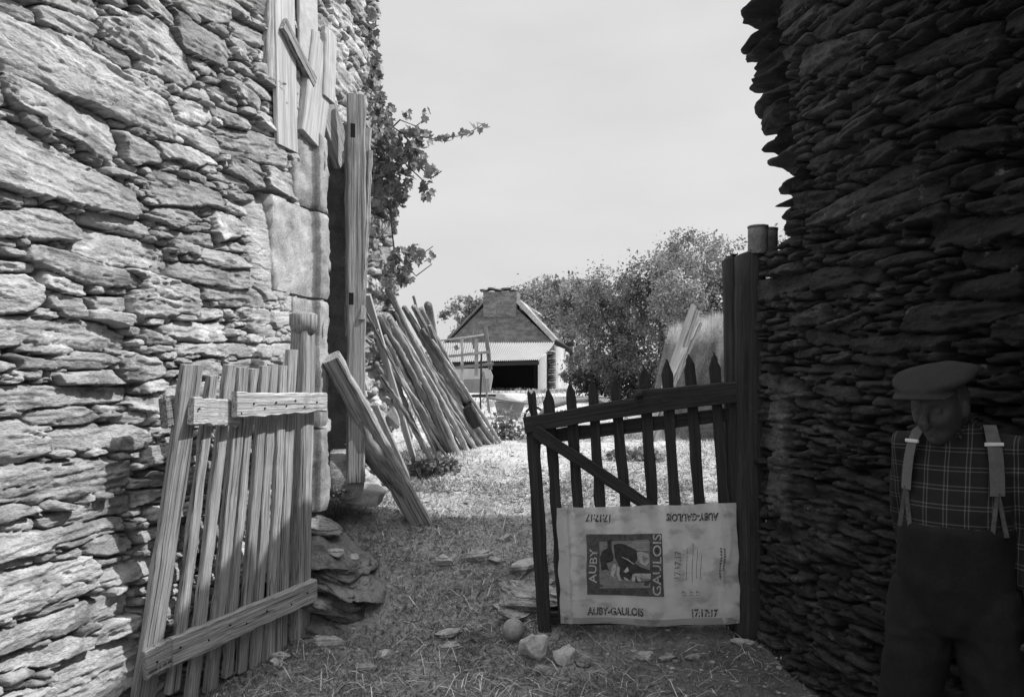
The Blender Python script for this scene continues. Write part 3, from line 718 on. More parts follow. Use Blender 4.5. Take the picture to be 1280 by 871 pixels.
text('panel_lettering', 'AUBY', 740.5, 705, 43, 9.5, math.pi / 2, 'print_white', .0075, panel, bold=.012)
text('panel_lettering', 'GAULOIS', 820, 703, 75, 10.5, math.pi / 2, 'print_white', .0075, panel, bold=.012)
# the emblem, lying on its side: a helmeted head with horn, braids and collar
def ez(pts): return [(735 + p[0] * 100 / 968, 660 + p[1] * 90 / 871) for p in pts]
for i, (pts, m) in enumerate((
    ([(225, 120), (270, 120), (275, 240), (300, 330), (290, 370), (240, 300), (215, 400), (255, 500), (160, 490), (130, 330), (160, 250), (225, 220)], 'print_grey'),
    ([(300, 180), (350, 165), (430, 170), (570, 240), (600, 330), (555, 400), (480, 430), (360, 420), (310, 330)], 'print_grey'),
    ([(360, 420), (480, 430), (560, 400), (640, 450), (740, 480), (740, 520), (540, 530), (500, 600), (400, 590), (370, 510)], 'print_grey'),
    ([(580, 270), (640, 255), (720, 290), (735, 380), (690, 430), (620, 400), (590, 340)], 'print_white'),
    ([(300, 405), (330, 410), (335, 470), (300, 545), (330, 590), (270, 540), (275, 480)], 'print_white'),
    ([(345, 440), (378, 440), (372, 540), (400, 605), (365, 610), (340, 540)], 'print_white'),
    ([(420, 500), (470, 440), (488, 490), (455, 512)], 'print_white'),
    ([(420, 560), (470, 580), (495, 612), (440, 600)], 'print_white'),
    ([(530, 530), (560, 520), (748, 518), (748, 580), (690, 580), (680, 545), (550, 548), (545, 610), (522, 608)], 'print_white'),
    ([(580, 570), (610, 555), (632, 580), (632, 625), (600, 620)], 'print_white'),
    ([(395, 318), (470, 345), (552, 408), (545, 415), (460, 358), (395, 326)], 'print_white'),
    ([(500, 140), (728, 140), (730, 250), (590, 250), (470, 185)], 'print_mid'),
    ([(565, 550), (575, 548), (580, 612), (748, 606), (748, 622), (560, 622)], 'print_grey'))):
    patch('emblem', ez(pts), m, .0075 + .0004 * i, panel, tone=(.65 if m == 'print_grey' else 1.25 if m == 'print_mid' else 1), sub=1)
# small print lines at the right of the sack
for i, (x, y0, y1) in enumerate(((857, 682, 722), (864, 676, 726), (869.5, 684, 720), (875, 690, 722))):
    patch('small_print', [(x, y0), (x + .8, y0), (x + .8, y1), (x, y1)], 'faint_ink', .006, tone=1.5)
for i, (x, y) in enumerate(((853.5, 738.5), (863.5, 738.5), (871, 738.5))):
    text('lettering', '17', x, y, 6, 4.6, math.pi / 2, 'faint_ink', .006, bold=.01)
_q = random.Random(5)
for x, y0, y1 in ((899.5, 683, 722), (904.0, 684, 712)):      # lines of print too small to read
    y = y0
    while y < y1:
        l = _q.uniform(1.2, 3.2); patch('small_print', [(x - 1.1, y), (x + 1.1, y), (x + 1.1, y + l), (x - 1.1, y + l)], 'faint_ink', .006, tone=.8, sub=0); y += l + .8

# ================================================================== OPEN GATE against the barn
gB0, gB1 = Vector((-1.575, 3.24, .315)), Vector((-1.14, 4.26, .315))
gT0, gT1 = Vector((-1.385, 3.17, 1.376)), Vector((-1.122, 4.20, 1.376))
def gg(s, z, off=0.0):
    k = (z - .315) / 1.061
    a = gB0.lerp(gT0, k); b = gB1.lerp(gT1, k); q = a.lerp(b, s); n = Vector((.93, -.36, -.12)).normalized(); return q + n * off
gt = thing('lattice_gate', gg(1, .05), 'silvery weathered picket gate swung open and leaning on the barn wall', 'gate')
def gp(name, s0, z0, s1, z1, w, th, off, seed, m='weathered_wood', tip=0, taper=1, bend=None, tone=1.0, wd=None, skew=0):
    mb = MB(); a = gg(s0, z0, off); b = gg(s1, z1, off)
    plank(mb, a, b, w, th, wd or (gg(1, 1) - gg(0, 1)), 16, .004, seed=seed, tip=tip, taper=taper, bend=bend, tone=tone, skew=skew)
    return mb.build(name, m, gt, smooth=False)
pk = [(.035, .115, 1.565, -.02, .125), (.18, .055, 1.52, .10, .07), (.285, .06, 1.57, .02, .075), (.385, .075, 1.56, .02, .085), (.475, .055, 1.555, .05, .06), (.56, .062, 1.57, .04, .07), (.645, .062, 1.58, .03, .07), (.725, .06, 1.575, .02, .07), (.81, .085, 1.66, -.02, .085)]
for i, (s, w, zt, zb, w2) in enumerate(pk):
    gp('picket', s - .01, zb, s + .006 * math.sin(i * 4), zt, w2, .03, .0, 60 + i, taper=w / w2, bend=(.006 * math.sin(i * 3), .008 * math.cos(i * 2), 0), tone=.85 + .25 * ((i * 7) % 5) / 5)
gp('hinge_post', .945, -.08, .985, 1.80, .125, .10, -.03, 80, taper=.92, tone=.85)
mb = MB(); tube(mb, [gg(.984, 1.755, -.03), gg(.985, 1.80, -.03), gg(.985, 1.855, -.03), gg(.985, 1.868, -.03)], [.062, .075, .075, .05], 14, .8); mb.build('post_cap', 'weathered_wood', gt)
gp('top_rail', .03, 1.375, .345, 1.350, .115, .03, .032, 81, wd=(0, 0, 1), tone=1.05)
gp('top_rail', .27, 1.395, 1.06, 1.385, .115, .03, .066, 82, wd=(0, 0, 1), taper=.9, tone=1.12)
gp('rail_end', -.06, 1.36, .03, 1.372, .12, .04, -.03, 83, wd=(0, 0, 1), tone=.6)
gp('bottom_rail', -.015, .30, .11, .315, .12, .032, .030, 84, wd=(0, 0, 1), tone=.9)
gp('bottom_rail', .10, .310, 1.0, .335, .125, .045, .036, 85, wd=(0, 0, 1), tone=.95)

for s_, z_, o_ in [(.06, 1.385, .05), (.30, 1.37, .05), (.30, 1.36, .085), (.39, 1.40, .084), (.48, 1.375, .084), (.57, 1.40, .084), (.66, 1.38, .084), (.74, 1.405, .084), (.83, 1.37, .084), (.95, 1.39, .084), (.03, .30, .048), (.13, .33, .060), (.28, .31, .060), (.40, .34, .060), (.50, .315, .060), (.63, .335, .060), (.80, .32, .060), (.92, .345, .060)]:
    mb = MB(); V, Fc = ico(2); mb.add(V * .0055 + np.array(gg(s_, z_, o_)), Fc); mb.build('nail', 'dark_wood', gt)
# ================================================================== planks and props by the doorway
def lone(name, label, cat, mat_, fn, loc, group=None, smooth=False):
    mb = MB(); fn(mb); o = mb.build(name, mat_, None, smooth=smooth, loc=loc); return tag(o, label, cat, group)
WD = bw(1, 0) - bw(0, 0)
def standing(x, yt, yb, w, off, label, seed, m='weathered_wood', tone=1.0, xb=None, th=.05):
    a = wat(xb or x, yb, off); b = wat(x, yt, off); Y = (a.y + b.y) / 2
    a.z = max(a.z, float(gz(a.x, a.y)) - .03)
    return lone('plank', label, 'plank', m, lambda mb: plank(mb, a, b, w / F * Y * 1.15, th, Vector((1, .35, 0)), 24, .004, seed=seed, tone=tone), a)
standing(445, 120, 602, 19, .16, 'tall broad plank with mortise slots standing in front of the doorway edge', 3, tone=.78, th=.07)
standing(436, 158, 420, 8, .10, 'narrow shadowed plank behind the tall slotted one', 4, tone=.6, xb=436)
standing(459, 162, 398, 9, .17, 'pale split plank tilting beside the tall slotted one', 5, m='pale_wood', tone=.8, xb=447)
standing(463, 190, 400, 6, .20, 'thin warped lath outermost of the upright planks', 6, tone=.95, xb=452)
pl = bpy.data.objects['plank']
for (x, y0, y1) in ((441, 155, 172), (439, 366, 381)):
    mb = MB(); a = wat(x, y0, .225); b = wat(x, y1, .225); plank(mb, a, b, .03, .012, Vector((1, .35, 0)), 3, 0); mb.build('mortise_shade', 'black_void', pl, smooth=False)  # black inlay stands for the shaded slot; nothing is cut
def prop(mb):
    a = gpx(526, 656); a.y -= 0; a.z = float(gz(a.x, a.y)) - .03; b = wat(414, 446, .10)
    plank(mb, a, b, .155, .11, Vector((1, 0, .62)), 18, .004, seed=8, taper=.72, tone=.85)
lone('timber_prop', 'squared timber propped slantwise from the lane up to the doorway jamb', 'timber', 'weathered_wood', prop, gpx(526, 656))
def clog(mb):
    ctl = [at(446, 480, 5.05), at(449, 520, 5.05), at(455, 550, 5.08), at(470, 570, 5.15), at(489, 596, 5.28), at(508, 622, 5.40), at(524, 646, 5.50), at(534, 664, 5.56)]
    pts = []
    for i in range(len(ctl) - 1): pts += [ctl[i].lerp(ctl[i + 1], k / 3) for k in range(3)]
    pts.append(ctl[-1]); n = len(pts)
    tube(mb, pts, [.042 + .034 * math.exp(-((i - 9) / 7.5) ** 2) for i in range(n)], 12, .9, .2, 3)
lone('crooked_log', 'crooked barked log lying under the squared timber prop', 'log', 'bark', clog, gpx(512, 640), smooth=True)

# ================================================================== pole stack
poles = [  # x top, y top, x bottom, y bottom, radius px, depth offset, kind, label
    (459, 368, 521, 570, 4.2, -.55, 'lath', 'palest sawn batten crossing the near side of the pole stack'),
    (452, 379, 556, 572, 1.8, -.60, 'stick', 'thin grey stick crossing behind the pale batten'),
    (485, 362, 593, 558, 5.2, -.10, 'log', 'long straight pole reaching highest in the stack'),
    (487, 398, 573, 568, 5.5, -.30, 'log', 'smooth light pole in the middle of the stack'),
    (474, 396, 566, 566, 5.0, -.25, 'log', 'pole with peeling bark left of the stack middle'),
    (505, 384, 600, 556, 5.5, .05, 'log', 'knotty pole just right of the highest one'),
    (517, 383, 610, 553, 6.0, .12, 'log', 'thick bleached pole near the outer edge of the stack'),
    (526, 386, 616, 552, 5.0, .22, 'log', 'slim bleached pole leaning next to the outermost'),
    (535, 382, 556, 446, 8.5, .35, 'log', 'short thick dark log topping the far edge of the stack'),
    (517, 371, 546, 432, 2.6, .18, 'stick', 'short stick poking above the stack'),
    (497, 411, 585, 562, 4.2, -.12, 'log', 'slender pole squeezed between thicker ones'),
    (480, 420, 548, 566, 4.5, -.38, 'bark', 'dark barked pole low in the stack'),
    (470, 412, 531, 560, 3.6, -.42, 'bark', 'crooked dark branch behind the pale batten'),
    (510, 412, 604, 558, 4.0, .0, 'bark', 'shadowed pole deep in the stack'),
    (528, 412, 622, 553, 4.2, .28, 'log', 'outermost splayed pole with a frayed foot'),
    (540, 425, 628, 551, 3.0, .34, 'stick', 'outermost thin splayed stick'),
    (466, 430, 516, 540, 2.5, -.50, 'stick', 'short thin stick near the barn wall'),
    (457, 449, 487, 487, 1.6, -.62, 'stick', 'shortest twig leaning on the barn rubble'),
    (500, 395, 590, 555, 3.0, .10, 'bark', 'thin dark pole behind the highest one'),
    (476, 470, 548, 572, 3.6, -.48, 'log', 'low pole lying flattest at the stack foot'),
    (468, 505, 512, 575, 4.6, -.62, 'lath', 'weathered board sloping at the near foot of the stack'),
    (462, 515, 500, 578, 4.2, -.66, 'lath', 'lowest sloping board beside the crooked log'),
    (512, 440, 596, 560, 3.8, -.02, 'bark', 'bent barked branch in the outer half of the stack'),
    (490, 440, 560, 568, 2.2, -.36, 'stick', 'wiry stick slanting across the middle poles'),
]
_r = random.Random(77)
for k in range(16):
    u = (k + _r.uniform(.1, .9)) / 16
    poles.append((470 + 62 * u + _r.uniform(-11, 11), 402 - 10 * math.sin(u * 3) + _r.uniform(-8, 60), 538 + 84 * u + _r.uniform(-20, 14), 569 - 16 * u, _r.uniform(1.6, 4.4), -.34 + .62 * u, _r.choice(['log', 'bark', 'log', 'stick']), 'weathered pole packed in the thick of the leaning stack'))
for i, (xt, yt, xb, yb, r, dz, kind, lab) in enumerate(poles):
    b = gpx(xb, yb); b.z = float(gz(b.x, b.y)) - .04
    if dz < -.45: b = Vector((b.x * .93, b.y * .93, 0)); b.z = float(gz(b.x, b.y)) - .04
    wy = D / (SU - CU * (xt - CX) / F)
    Yt = wy - .10 - .10 * (dz < -.4) if xt < 499 else min(6.35 + dz * .8, b.y - .2)
    a = at(xt, yt, Yt)
    rr = r / F * 5.6; rnd = random.Random(100 + i)
    mb = MB()
    if kind == 'lath':
        plank(mb, b, a, rr * 2, .03, (1, -.3, 0), 14, .003, seed=i, tone=1.05)
        m = 'pale_wood' if i == 0 else 'weathered_wood'
    else:
        n = 36; pts = curve_pts(b, a, n, (rnd.uniform(-.025, .025), rnd.uniform(-.02, .02), rnd.uniform(-.03, .02)), .0035, rnd)
        kn = [rnd.uniform(0, n) for _ in range(4)]
        tube(mb, pts, [rr * (1.12 - .35 * j / n) * rnd.uniform(.95, 1.05) * (1 + sum(.14 * math.exp(-((j - q) / .7) ** 2) for q in kn)) for j in range(n)], 11, rnd.uniform(.6, 1.2), .16, i)
        m = {'log': 'grey_log', 'stick': 'grey_log', 'bark': 'bark'}[kind]
    o = mb.build({'lath': 'batten', 'log': 'pole', 'stick': 'stick', 'bark': 'pole'}[kind], m, None, smooth=kind != 'lath', loc=b)
    tag(o, lab, {'lath': 'batten', 'stick': 'stick'}.get(kind, 'pole'), 'poles leaning in a stack against the barn end')
for i, (x, y, rx, rz, a, lab) in enumerate(((474, 500, .05, .15, .25, 'upright split log tucked between barn wall and pale batten'), (484, 512, .06, .17, .5, 'larger oval split log beside the pale batten'), (474, 520, .05, .14, -.9, 'split log lying flattest at the stack foot'), (497, 508, .045, .14, .3, 'split log just past the pale batten'))):
    mb = MB(); c = at(x, y, 5.95 + .06 * i)
    rock(mb, c, (rx, .05, rz), (0, -a, 0), 500 + i, 4, 3, .08, 1.1, 0, .85)
    tag(mb.build('split_log', 'pale_rock' if i % 2 else 'grey_log', None, loc=c), lab, 'log', 'split logs at the foot of the pole stack')
def cut(mb):
    a = at(596, 531, 7.5); b = at(583, 506, 7.35); plank(mb, a, b, .10, .09, (1, 0, .3), 6, .003, seed=3)
lone('timber_offcut', 'short dark sawn offcut wedged in the outer poles', 'timber', 'dark_wood', cut, at(596, 531, 7.5))


# ================================================================== stones and rock on the lane
def stone(name, c, size, rot, seed, label, m='pale_rock', cat='stone', group=None, tone=1.0, **k):
    mb = MB(); rock(mb, c, size, rot, seed, tone=tone, **k); return tag(mb.build(name, m, None, loc=c), label, cat, group)
def on(x, y, up=0.0):
    p = gpx(x, y); p.z = float(gz(p.x, p.y)) + up; return p
RK = dict(sub=6, cuts=16, rough=.38, layered=.45, sq=.65)
def outcrop(c, n, w, label, seed):
    mb = MB(); rg = random.Random(seed)
    for i in range(n):
        k = i / (n - 1); q = Vector(c) + Vector((rg.uniform(-.07, .07) - .10 * k, rg.uniform(-.08, .08) + .12 * k, -.16 + .062 * i * 6 / n * 1.1))
        rock(mb, q, (w * (1.05 - .45 * k) * rg.uniform(.85, 1.15), w * .9, rg.uniform(.045, .075)), (rg.uniform(.05, .25), .42 + rg.uniform(-.08, .08), rg.uniform(-.2, .4)), seed * 50 + i, 5, 12, .55, rg.uniform(.55, .85), .2, .6)
    tag(mb.build('rock_outcrop', 'rock', None, loc=c), label, 'rock')
outcrop(at(425, 735, 4.55), 9, .36, 'big dark bedded rock sloping out from under the barn corner', 3)
outcrop(at(372, 730, 4.75), 9, .30, 'dark rock behind the foot of the open gate', 4)
stone('ledge_stone', at(390, 655, 4.82), (.20, .20, .085), (.05, .2, .3), 5, 'pointed ledge stone directly below the dressed jamb', 'rock', 'stone', None, .9, **RK)
stone('ledge_stone', at(374, 688, 4.78), (.24, .22, .07), (.05, .1, .1), 6, 'shadowed ledge stone below the pointed one', 'rock', 'stone', None, .6, **RK)
stone('threshold_slab', at(452, 612, 5.3) + Vector((0, .05, -.03)), (.17, .16, .075), (.1, .12, .3), 7, 'pale sunlit slab on the ground before the doorway', 'lime_patch', 'stone', None, .75, sub=5, cuts=12, rough=.35)
stone('threshold_slab', at(425, 590, 5.15) + Vector((0, .0, -.02)), (.16, .20, .16), (0, 0, .2), 8, 'rough block inside the foot of the dark doorway', 'rock', 'stone', None, 1.1, sub=4, cuts=10, rough=.2)
stone('flat_slab', at(662, 742, 4.72), (.26, .30, .065), (.04, .06, -.1), 9, 'thick flat schist slab lying behind the left stile of the picket gate', 'rock', 'slab', None, 1.25, **RK)
stone('flat_slab', on(640, 770), (.12, .16, .025), (.02, .1, .3), 10, 'thin flat stone just under the thick slab', 'rock', 'slab', None, 1.1, **RK)
mb = MB(); c = on(642, 803, .058); V, Fc = ico(4); P_ = V * np.array((.060, .060, .062)); P_ = P_ * (1 + .05 * (fbm3(V * 2, 3, 3) - .5))[:, None]; mb.add(P_ + np.array(c), Fc, .95)
tag(mb.build('ball', 'pale_rock', None, loc=c), 'smooth grey ball lying beside the foot of the picket gate', 'ball')
stone('cobble', on(668, 822, .05), (.085, .07, .075), (0, .2, .1), 12, 'largest pale cobble in the row by the gate foot', 'pale_rock', 'stone', None, 1.5, sub=5, cuts=14, rough=.5)
stone('cobble', on(703, 828, .04), (.066, .06, .06), (0, -.2, .5), 13, 'second pale cobble from the ball, lichen spotted', 'pale_rock', 'stone', None, 1.3, sub=5, cuts=14, rough=.5)
stone('cobble', on(729, 829, .03), (.050, .05, .045), (0, .1, .2), 14, 'smaller dark cobble at the end of the row under the sack', 'rock', 'stone', None, 1.2, sub=5, cuts=14, rough=.5)
stone('cobble', on(683, 838, .01), (.05, .05, .03), (0, .1, .9), 15, 'low cobble in front of the two pale ones', 'rock', 'stone', None, 1.2, sub=4, cuts=9, rough=.3)
for i, (x, y, sx, sy, sz, rz, tn, lab) in enumerate((
    (411, 806, .10, .05, .03, .1, 1.1, 'flat pale stone in front of the open gate hinge post'),
    (483, 818, .04, .03, .035, .5, 1.2, 'small upright stone in the middle of the straw'),
    (562, 796, .085, .05, .022, .2, .95, 'long flat stone on the straw left of the ball'),
    (563, 808, .07, .04, .018, .3, .95, 'thin flake just below the long flat stone'),
    (604, 802, .09, .06, .03, -.2, .55, 'dark flat stone between flake and ball'),
    (552, 706, .09, .05, .035, -.3, 1.1, 'angular stone alone in the middle of the lane'),
    (598, 697, .10, .05, .04, .5, 1.1, 'wedge shaped stone pointing up on the lane'),
    (622, 700, .07, .04, .018, .1, 1.0, 'flat stone right next to the wedge shaped one'),
    (652, 712, .12, .09, .05, .9, 1.15, 'pale leaning slab just left of the gate stile'),
    (632, 672, .06, .05, .03, .3, 1.1, 'pale stone at the shadow edge by the gate'),
    (352, 824, .05, .04, .03, .2, 1.25, 'bright stone under the lower rail of the open gate'),
    (308, 832, .03, .03, .025, .2, 1.2, 'little bright stone nearest the open gate bottom'),
    (345, 832, .03, .03, .02, .9, 1.2, 'little stone beside the bright one under the gate rail'),
    (458, 834, .06, .04, .022, .6, .8, 'half buried stone at the lowest edge of the lane'),
    (421, 690, .05, .04, .03, .6, 1.2, 'pale lump on top of the dark rock by the jamb'),
    (444, 697, .035, .03, .025, .2, 1.2, 'small pale lump beside the lump on the dark rock'),
    (400, 694, .06, .04, .02, .3, .9, 'flat chip wedged above the dark rock'),
    (804, 822, .05, .04, .028, .3, 1.0, 'dim stone on the ground under the sack middle'),
    (835, 826, .06, .03, .016, .1, .9, 'dim flat chip right of the stone under the sack'),
    (866, 824, .05, .03, .018, .4, .9, 'dim curled chip below the right corner of the sack'),
    (930, 806, .07, .04, .02, .1, .9, 'dim stone at the foot of the broad gate post'),
    (972, 806, .05, .04, .022, .1, 1.0, 'dim stone at the foot of the ruined wall'))):
    up = .24 if lab.find('dark rock') > 0 else sz * .5
    stone('loose_stone', on(x, y, up if up < .2 else 0) if up < .2 else at(x, y, 4.5), (sx, sy, sz), (.1 * math.sin(i * 3), .15 * math.sin(i * 2), rz), 600 + i, lab, 'pale_rock' if tn > .6 else 'rock', 'stone', 'loose stones on the lane', tn * .95, sub=5, cuts=15, rough=.45, layered=.25, sq=.7)

# uncountable litter: straw, dry grass, gravel
def blades(name, m, n, xr, yr, L_, W_, upness, label_tone, dens=None, seed=1, clump=0):
    rg = np.random.default_rng(seed); Yv = yr[0] + (yr[1] - yr[0]) * rg.random(n) ** 1.25; Xv = xr[0] + (xr[1] - xr[0]) * rg.random(n)
    keep = np.ones(n, bool)
    if dens is not None: keep = rg.random(n) < dens(Xv, Yv)
    Xv, Yv = Xv[keep], Yv[keep]; n = len(Xv)
    Zv = gz(Xv, Yv); a = rg.random(n) * 2 * np.pi; up = np.clip(rg.normal(upness, .22, n), .02, 1.3); Ln = L_ * rg.uniform(.4, 1.4, n); Wn = W_ * rg.uniform(.6, 1.4, n)
    dx = np.cos(a) * np.cos(up); dy = np.sin(a) * np.cos(up); dz = np.sin(up)
    sx, sy = -np.sin(a) * Wn, np.cos(a) * Wn
    b = np.stack([Xv, Yv, Zv + .002], -1); dd = np.stack([dx, dy, dz], -1) * Ln[:, None]; s = np.stack([sx, sy, 0 * sx], -1)
    mid = b + dd * .55 + np.array([0, 0, 1]) * (Ln * .06)[:, None]; tip = b + dd; tip[:, 2] -= Ln * .12 * np.cos(up)
    tip[:, 2] = np.maximum(tip[:, 2], gz(tip[:, 0], tip[:, 1]) + .003)
    V = np.stack([b - s, b + s, mid + s * .8, mid - s * .8, tip], 1).reshape(-1, 3); k = np.arange(n) * 5
    Fc = [f for i in k.tolist() for f in ((i, i + 1, i + 2, i + 3), (i + 3, i + 2, i + 4))]
    t = np.repeat(rg.uniform(.5, 1.35, n) * label_tone, 5); mb = MB(); mb.add(V, Fc, t, V + np.repeat(rg.random((n, 1)) * 9, 5, 0))
    return tag(mb.build(name, m, None, smooth=False), kind='stuff')
patchy = lambda X, Y: sst(.35, .65, fbm2(X * 2.2, Y * 2.2, 3, 91))
blades('dry_grass', 'grass_blade', 75000, (-1.7, 1.5), (3.0, 6.2), .045, .0022, .45, .95, lambda X, Y: (.35 + .65 * patchy(X, Y)) * (1 - .7 * sst(.3, 1.1, X) * (Y < 4.5)), 3)
blades('straw', 'straw', 5200, (-1.5, 1.4), (3.0, 6.2), .15, .0022, .15, 1.15, lambda X, Y: (.25 + .75 * patchy(X + 4, Y)) * (1 - .8 * sst(.2, 1.0, X) * (Y < 4.6)), 4)
blades('yard_grass', 'grass_blade', 70000, (-2.2, 3.8), (6.0, 13.0), .05, .004, .6, 2.2, lambda X, Y: .12 + .88 * sst(.48, .66, fbm2(X * 1.3, Y * .8, 3, 93)), 5)
blades('field_grass', 'grass_blade', 40000, (-6, 9), (11.0, 34.0), .12, .012, .8, 1.6, lambda X, Y: .05 + .95 * sst(.5, .65, fbm2(X * .5, Y * .3, 3, 95)), 6)
mb = MB(); rg = np.random.default_rng(12); V0, F0 = ico(1)
for i in range(2600):
    x = rg.uniform(-1.5, 1.6); y = 2.9 + 4.4 * rg.random() ** 1.2; s_ = .004 + .013 * rg.random() ** 4
    mb.add(V0 * np.array([s_ * rg.uniform(.8, 1.8), s_ * rg.uniform(.8, 1.6), s_ * .6]) + np.array([x, y, float(gz(x, y)) + s_ * .2]), F0, rg.uniform(.5, 1.2))
tag(mb.build('gravel', 'pale_rock', None, smooth=False), kind='stuff')

# ================================================================== leaves
LEAF5 = np.array([(0, 0), (.28, -.10), (.50, .16), (.36, .34), (.46, .62), (.20, .62), (0, 1.0), (-.20, .62), (-.46, .62), (-.36, .34), (-.50, .16), (-.28, -.10)])
LEAFO = np.array([(0, 0), (.22, .25), (.26, .55), (0, 1), (-.26, .55), (-.22, .25)])
def leaves(mb, C_, size, shape, rg, out=None, tone=(.6, 1.3), droop=.3):
    C_ = np.asarray(C_); n = len(C_); m = len(shape)
    nr = rg.normal(size=(n, 3)); nr[:, 2] += .6
    if out is not None: nr += out
    nr /= np.linalg.norm(nr, axis=1, keepdims=True)
    u = rg.normal(size=(n, 3)); u[:, 2] -= droop; u -= nr * (u * nr).sum(1, keepdims=True); u /= np.linalg.norm(u, axis=1, keepdims=True) + 1e-9
    w = np.cross(nr, u); s = size * rg.uniform(.6, 1.35, n)
    V = C_[:, None] + (w[:, None] * shape[None, :, :1] + u[:, None] * (shape[None, :, 1:] - .1)) * s[:, None, None]
    V = V + nr[:, None] * (np.abs(shape[None, :, :1]) * .35 * s[:, None, None])
    tn = np.repeat(rg.uniform(*tone, n), m)
    k = np.arange(n) * m
    mb.add(V.reshape(-1, 3), [tuple(range(i, i + m)) for i in k.tolist()], tn)

# vine hanging over the broken end of the barn
vine = thing('climbing_vine', at(470, 330, 6.0), 'leafy vine sprawling over the broken end of the barn wall', 'vine')
VY = 5.85
stems = [[(462, 20), (464, 80), (470, 140), (478, 180), (486, 230), (492, 262)], [(470, 120), (478, 150), (500, 165), (520, 170), (545, 174), (575, 170), (592, 163), (606, 154)],
         [(474, 160), (492, 190), (512, 210), (528, 225), (538, 240)], [(480, 170), (500, 150), (520, 158), (532, 148)], [(488, 240), (490, 290), (494, 320), (505, 330), (530, 316), (541, 308)], [(494, 318), (512, 336), (520, 345), (540, 330)],
         [(505, 170), (525, 190), (535, 205)], [(520, 205), (540, 222), (552, 214)]]
mb = MB(); cs = []; rg = np.random.default_rng(8)
for i, st in enumerate(stems):
    pts = [at(x, y, VY + .25 * math.sin(j * 1.3 + i)) for j, (x, y) in enumerate(st)]
    mbi = MB(); tube(mbi, pts, [.007 * (1 - .7 * j / len(pts)) for j in range(len(pts))], 6); mbi.build('stem', 'trunk', vine)
def cl(x, y, rx, ry, n, dy=.30):
    for _ in range(n):
        a = rg.uniform(0, 2 * math.pi); q = math.sqrt(rg.random()); cs.append(at(x + rx * q * math.cos(a), y + ry * q * math.sin(a), VY + rg.uniform(-dy, dy)))
for x, y, rx, ry, n in ((463, 20, 6, 20, 40), (464, 50, 7, 20, 46), (467, 90, 8, 22, 60), (472, 132, 9, 22, 66), (480, 168, 14, 24, 80), (486, 205, 15, 30, 110), (494, 248, 14, 20, 60), (505, 178, 20, 16, 60), (520, 195, 16, 14, 42), (528, 170, 16, 8, 22), (500, 222, 14, 16, 40), (532, 236, 7, 14, 14), (538, 214, 8, 8, 12), (488, 138, 8, 8, 9), (510, 143, 5, 8, 6), (556, 173, 14, 4, 10), (580, 168, 12, 4, 9), (598, 159, 7, 4, 5), (532, 142, 4, 10, 5),
                        (500, 325, 14, 18, 46), (520, 318, 12, 12, 26), (507, 345, 8, 12, 20), (534, 322, 8, 8, 8), (490, 262, 8, 20, 18)): cl(x, y, rx, ry, n)
mb = MB(); leaves(mb, [tuple(c) for c in cs], .062, LEAF5, rg, np.array([.3, -.7, .1]), (.5, 1.25), .9); mb.build('leaves', 'vine_leaf', vine, smooth=False)

def tree(name, label, c, h, lobes, n, ls, tone, trunk_r, seed, shape=LEAFO, m='leaf', group=None, cat='tree', limbs=5):
    """lobes: (dx, dy, z, rx, rz) ellipsoids relative to the trunk foot."""
    rg = np.random.default_rng(seed); c = Vector(c); t = thing(name, c, label, cat, group)
    mb = MB(); top = c + Vector((.05 * h, 0, h * .62)); tube(mb, curve_pts(c - Vector((0, 0, .15)), top, 8, None, .03 * h, random.Random(seed)), [trunk_r * (1.25 - .12 * i) for i in range(8)], 8, 1, .2, seed)
    mb.build('trunk', 'trunk', t)
    for i, l in enumerate(lobes[:limbs]):
        mb = MB(); e = c + Vector((l[0], l[1], l[2])); b = c.lerp(top, .35 + .09 * i)
        tube(mb, curve_pts(b, e, 6, (0, 0, .05 * h), .02 * h, random.Random(seed + i)), [trunk_r * (.55 - .08 * j) for j in range(6)], 6, 1, .2, seed); mb.build('limb', 'trunk', t)
    mb = MB(); w = np.array([l[3] ** 2 * l[4] for l in lobes]); w = w / w.sum()
    for l, k in zip(lobes, w):
        nn = int(n * k); nc = max(6, nn // 45)
        d = rg.normal(size=(nc, 3)); d /= np.linalg.norm(d, axis=1, keepdims=True); r = rg.uniform(.55, 1.02, nc)
        cc = d * r[:, None] * np.array([l[3], l[3], l[4]])
        which = rg.integers(0, nc, nn); sp = min(l[3], l[4]) * .24
        pts = cc[which] + rg.normal(size=(nn, 3)) * sp * rg.uniform(.5, 1.2, nc)[which][:, None]
        tn = rg.uniform(.42, 1.35, nc)[which]
        leaves(mb, pts + np.array(c + Vector((l[0], l[1], l[2]))), ls, shape, rg, (pts / l[3]) * .8, (.65, 1.25))
        mb.t[-1] = mb.t[-1] * np.repeat(tn, len(shape)) * tone
    mb.build('crown', m, t, smooth=False); return t
def lob(seed, r, z0, z1, n, rr):
    rg = random.Random(seed); out = []
    for i in range(n):
        a = rg.uniform(0, 6.28); q = r * math.sqrt(rg.random()); z = rg.uniform(z0, z1); k = 1 - .45 * abs((z - (z0 + z1) / 2) / ((z1 - z0) / 2 + .01))
        out.append((q * math.cos(a) * k, q * math.sin(a) * k, z, rr * rg.uniform(.7, 1.25), rr * rg.uniform(.6, 1.0)))
    return out
def gnd(X, Y): return Vector((X, Y, float(G(X, Y))))
def tx(x, Y): return (x - CX) / F * Y
TG = 'trees around the yard'
tree('tree', 'pale small tree showing left of the house gable', gnd(tx(588, 58), 58), 7, lob(1, 2.2, 3.2, 6.0, 9, 1.3), 7000, .26, 1.35, .15, 1, group=TG)
tree('tree', 'round pale tree rising right behind the chimney', gnd(tx(668, 56), 56), 10, lob(2, 3.0, 4.2, 7.6, 12, 1.6), 10000, .27, 1.3, .2, 2, group=TG)
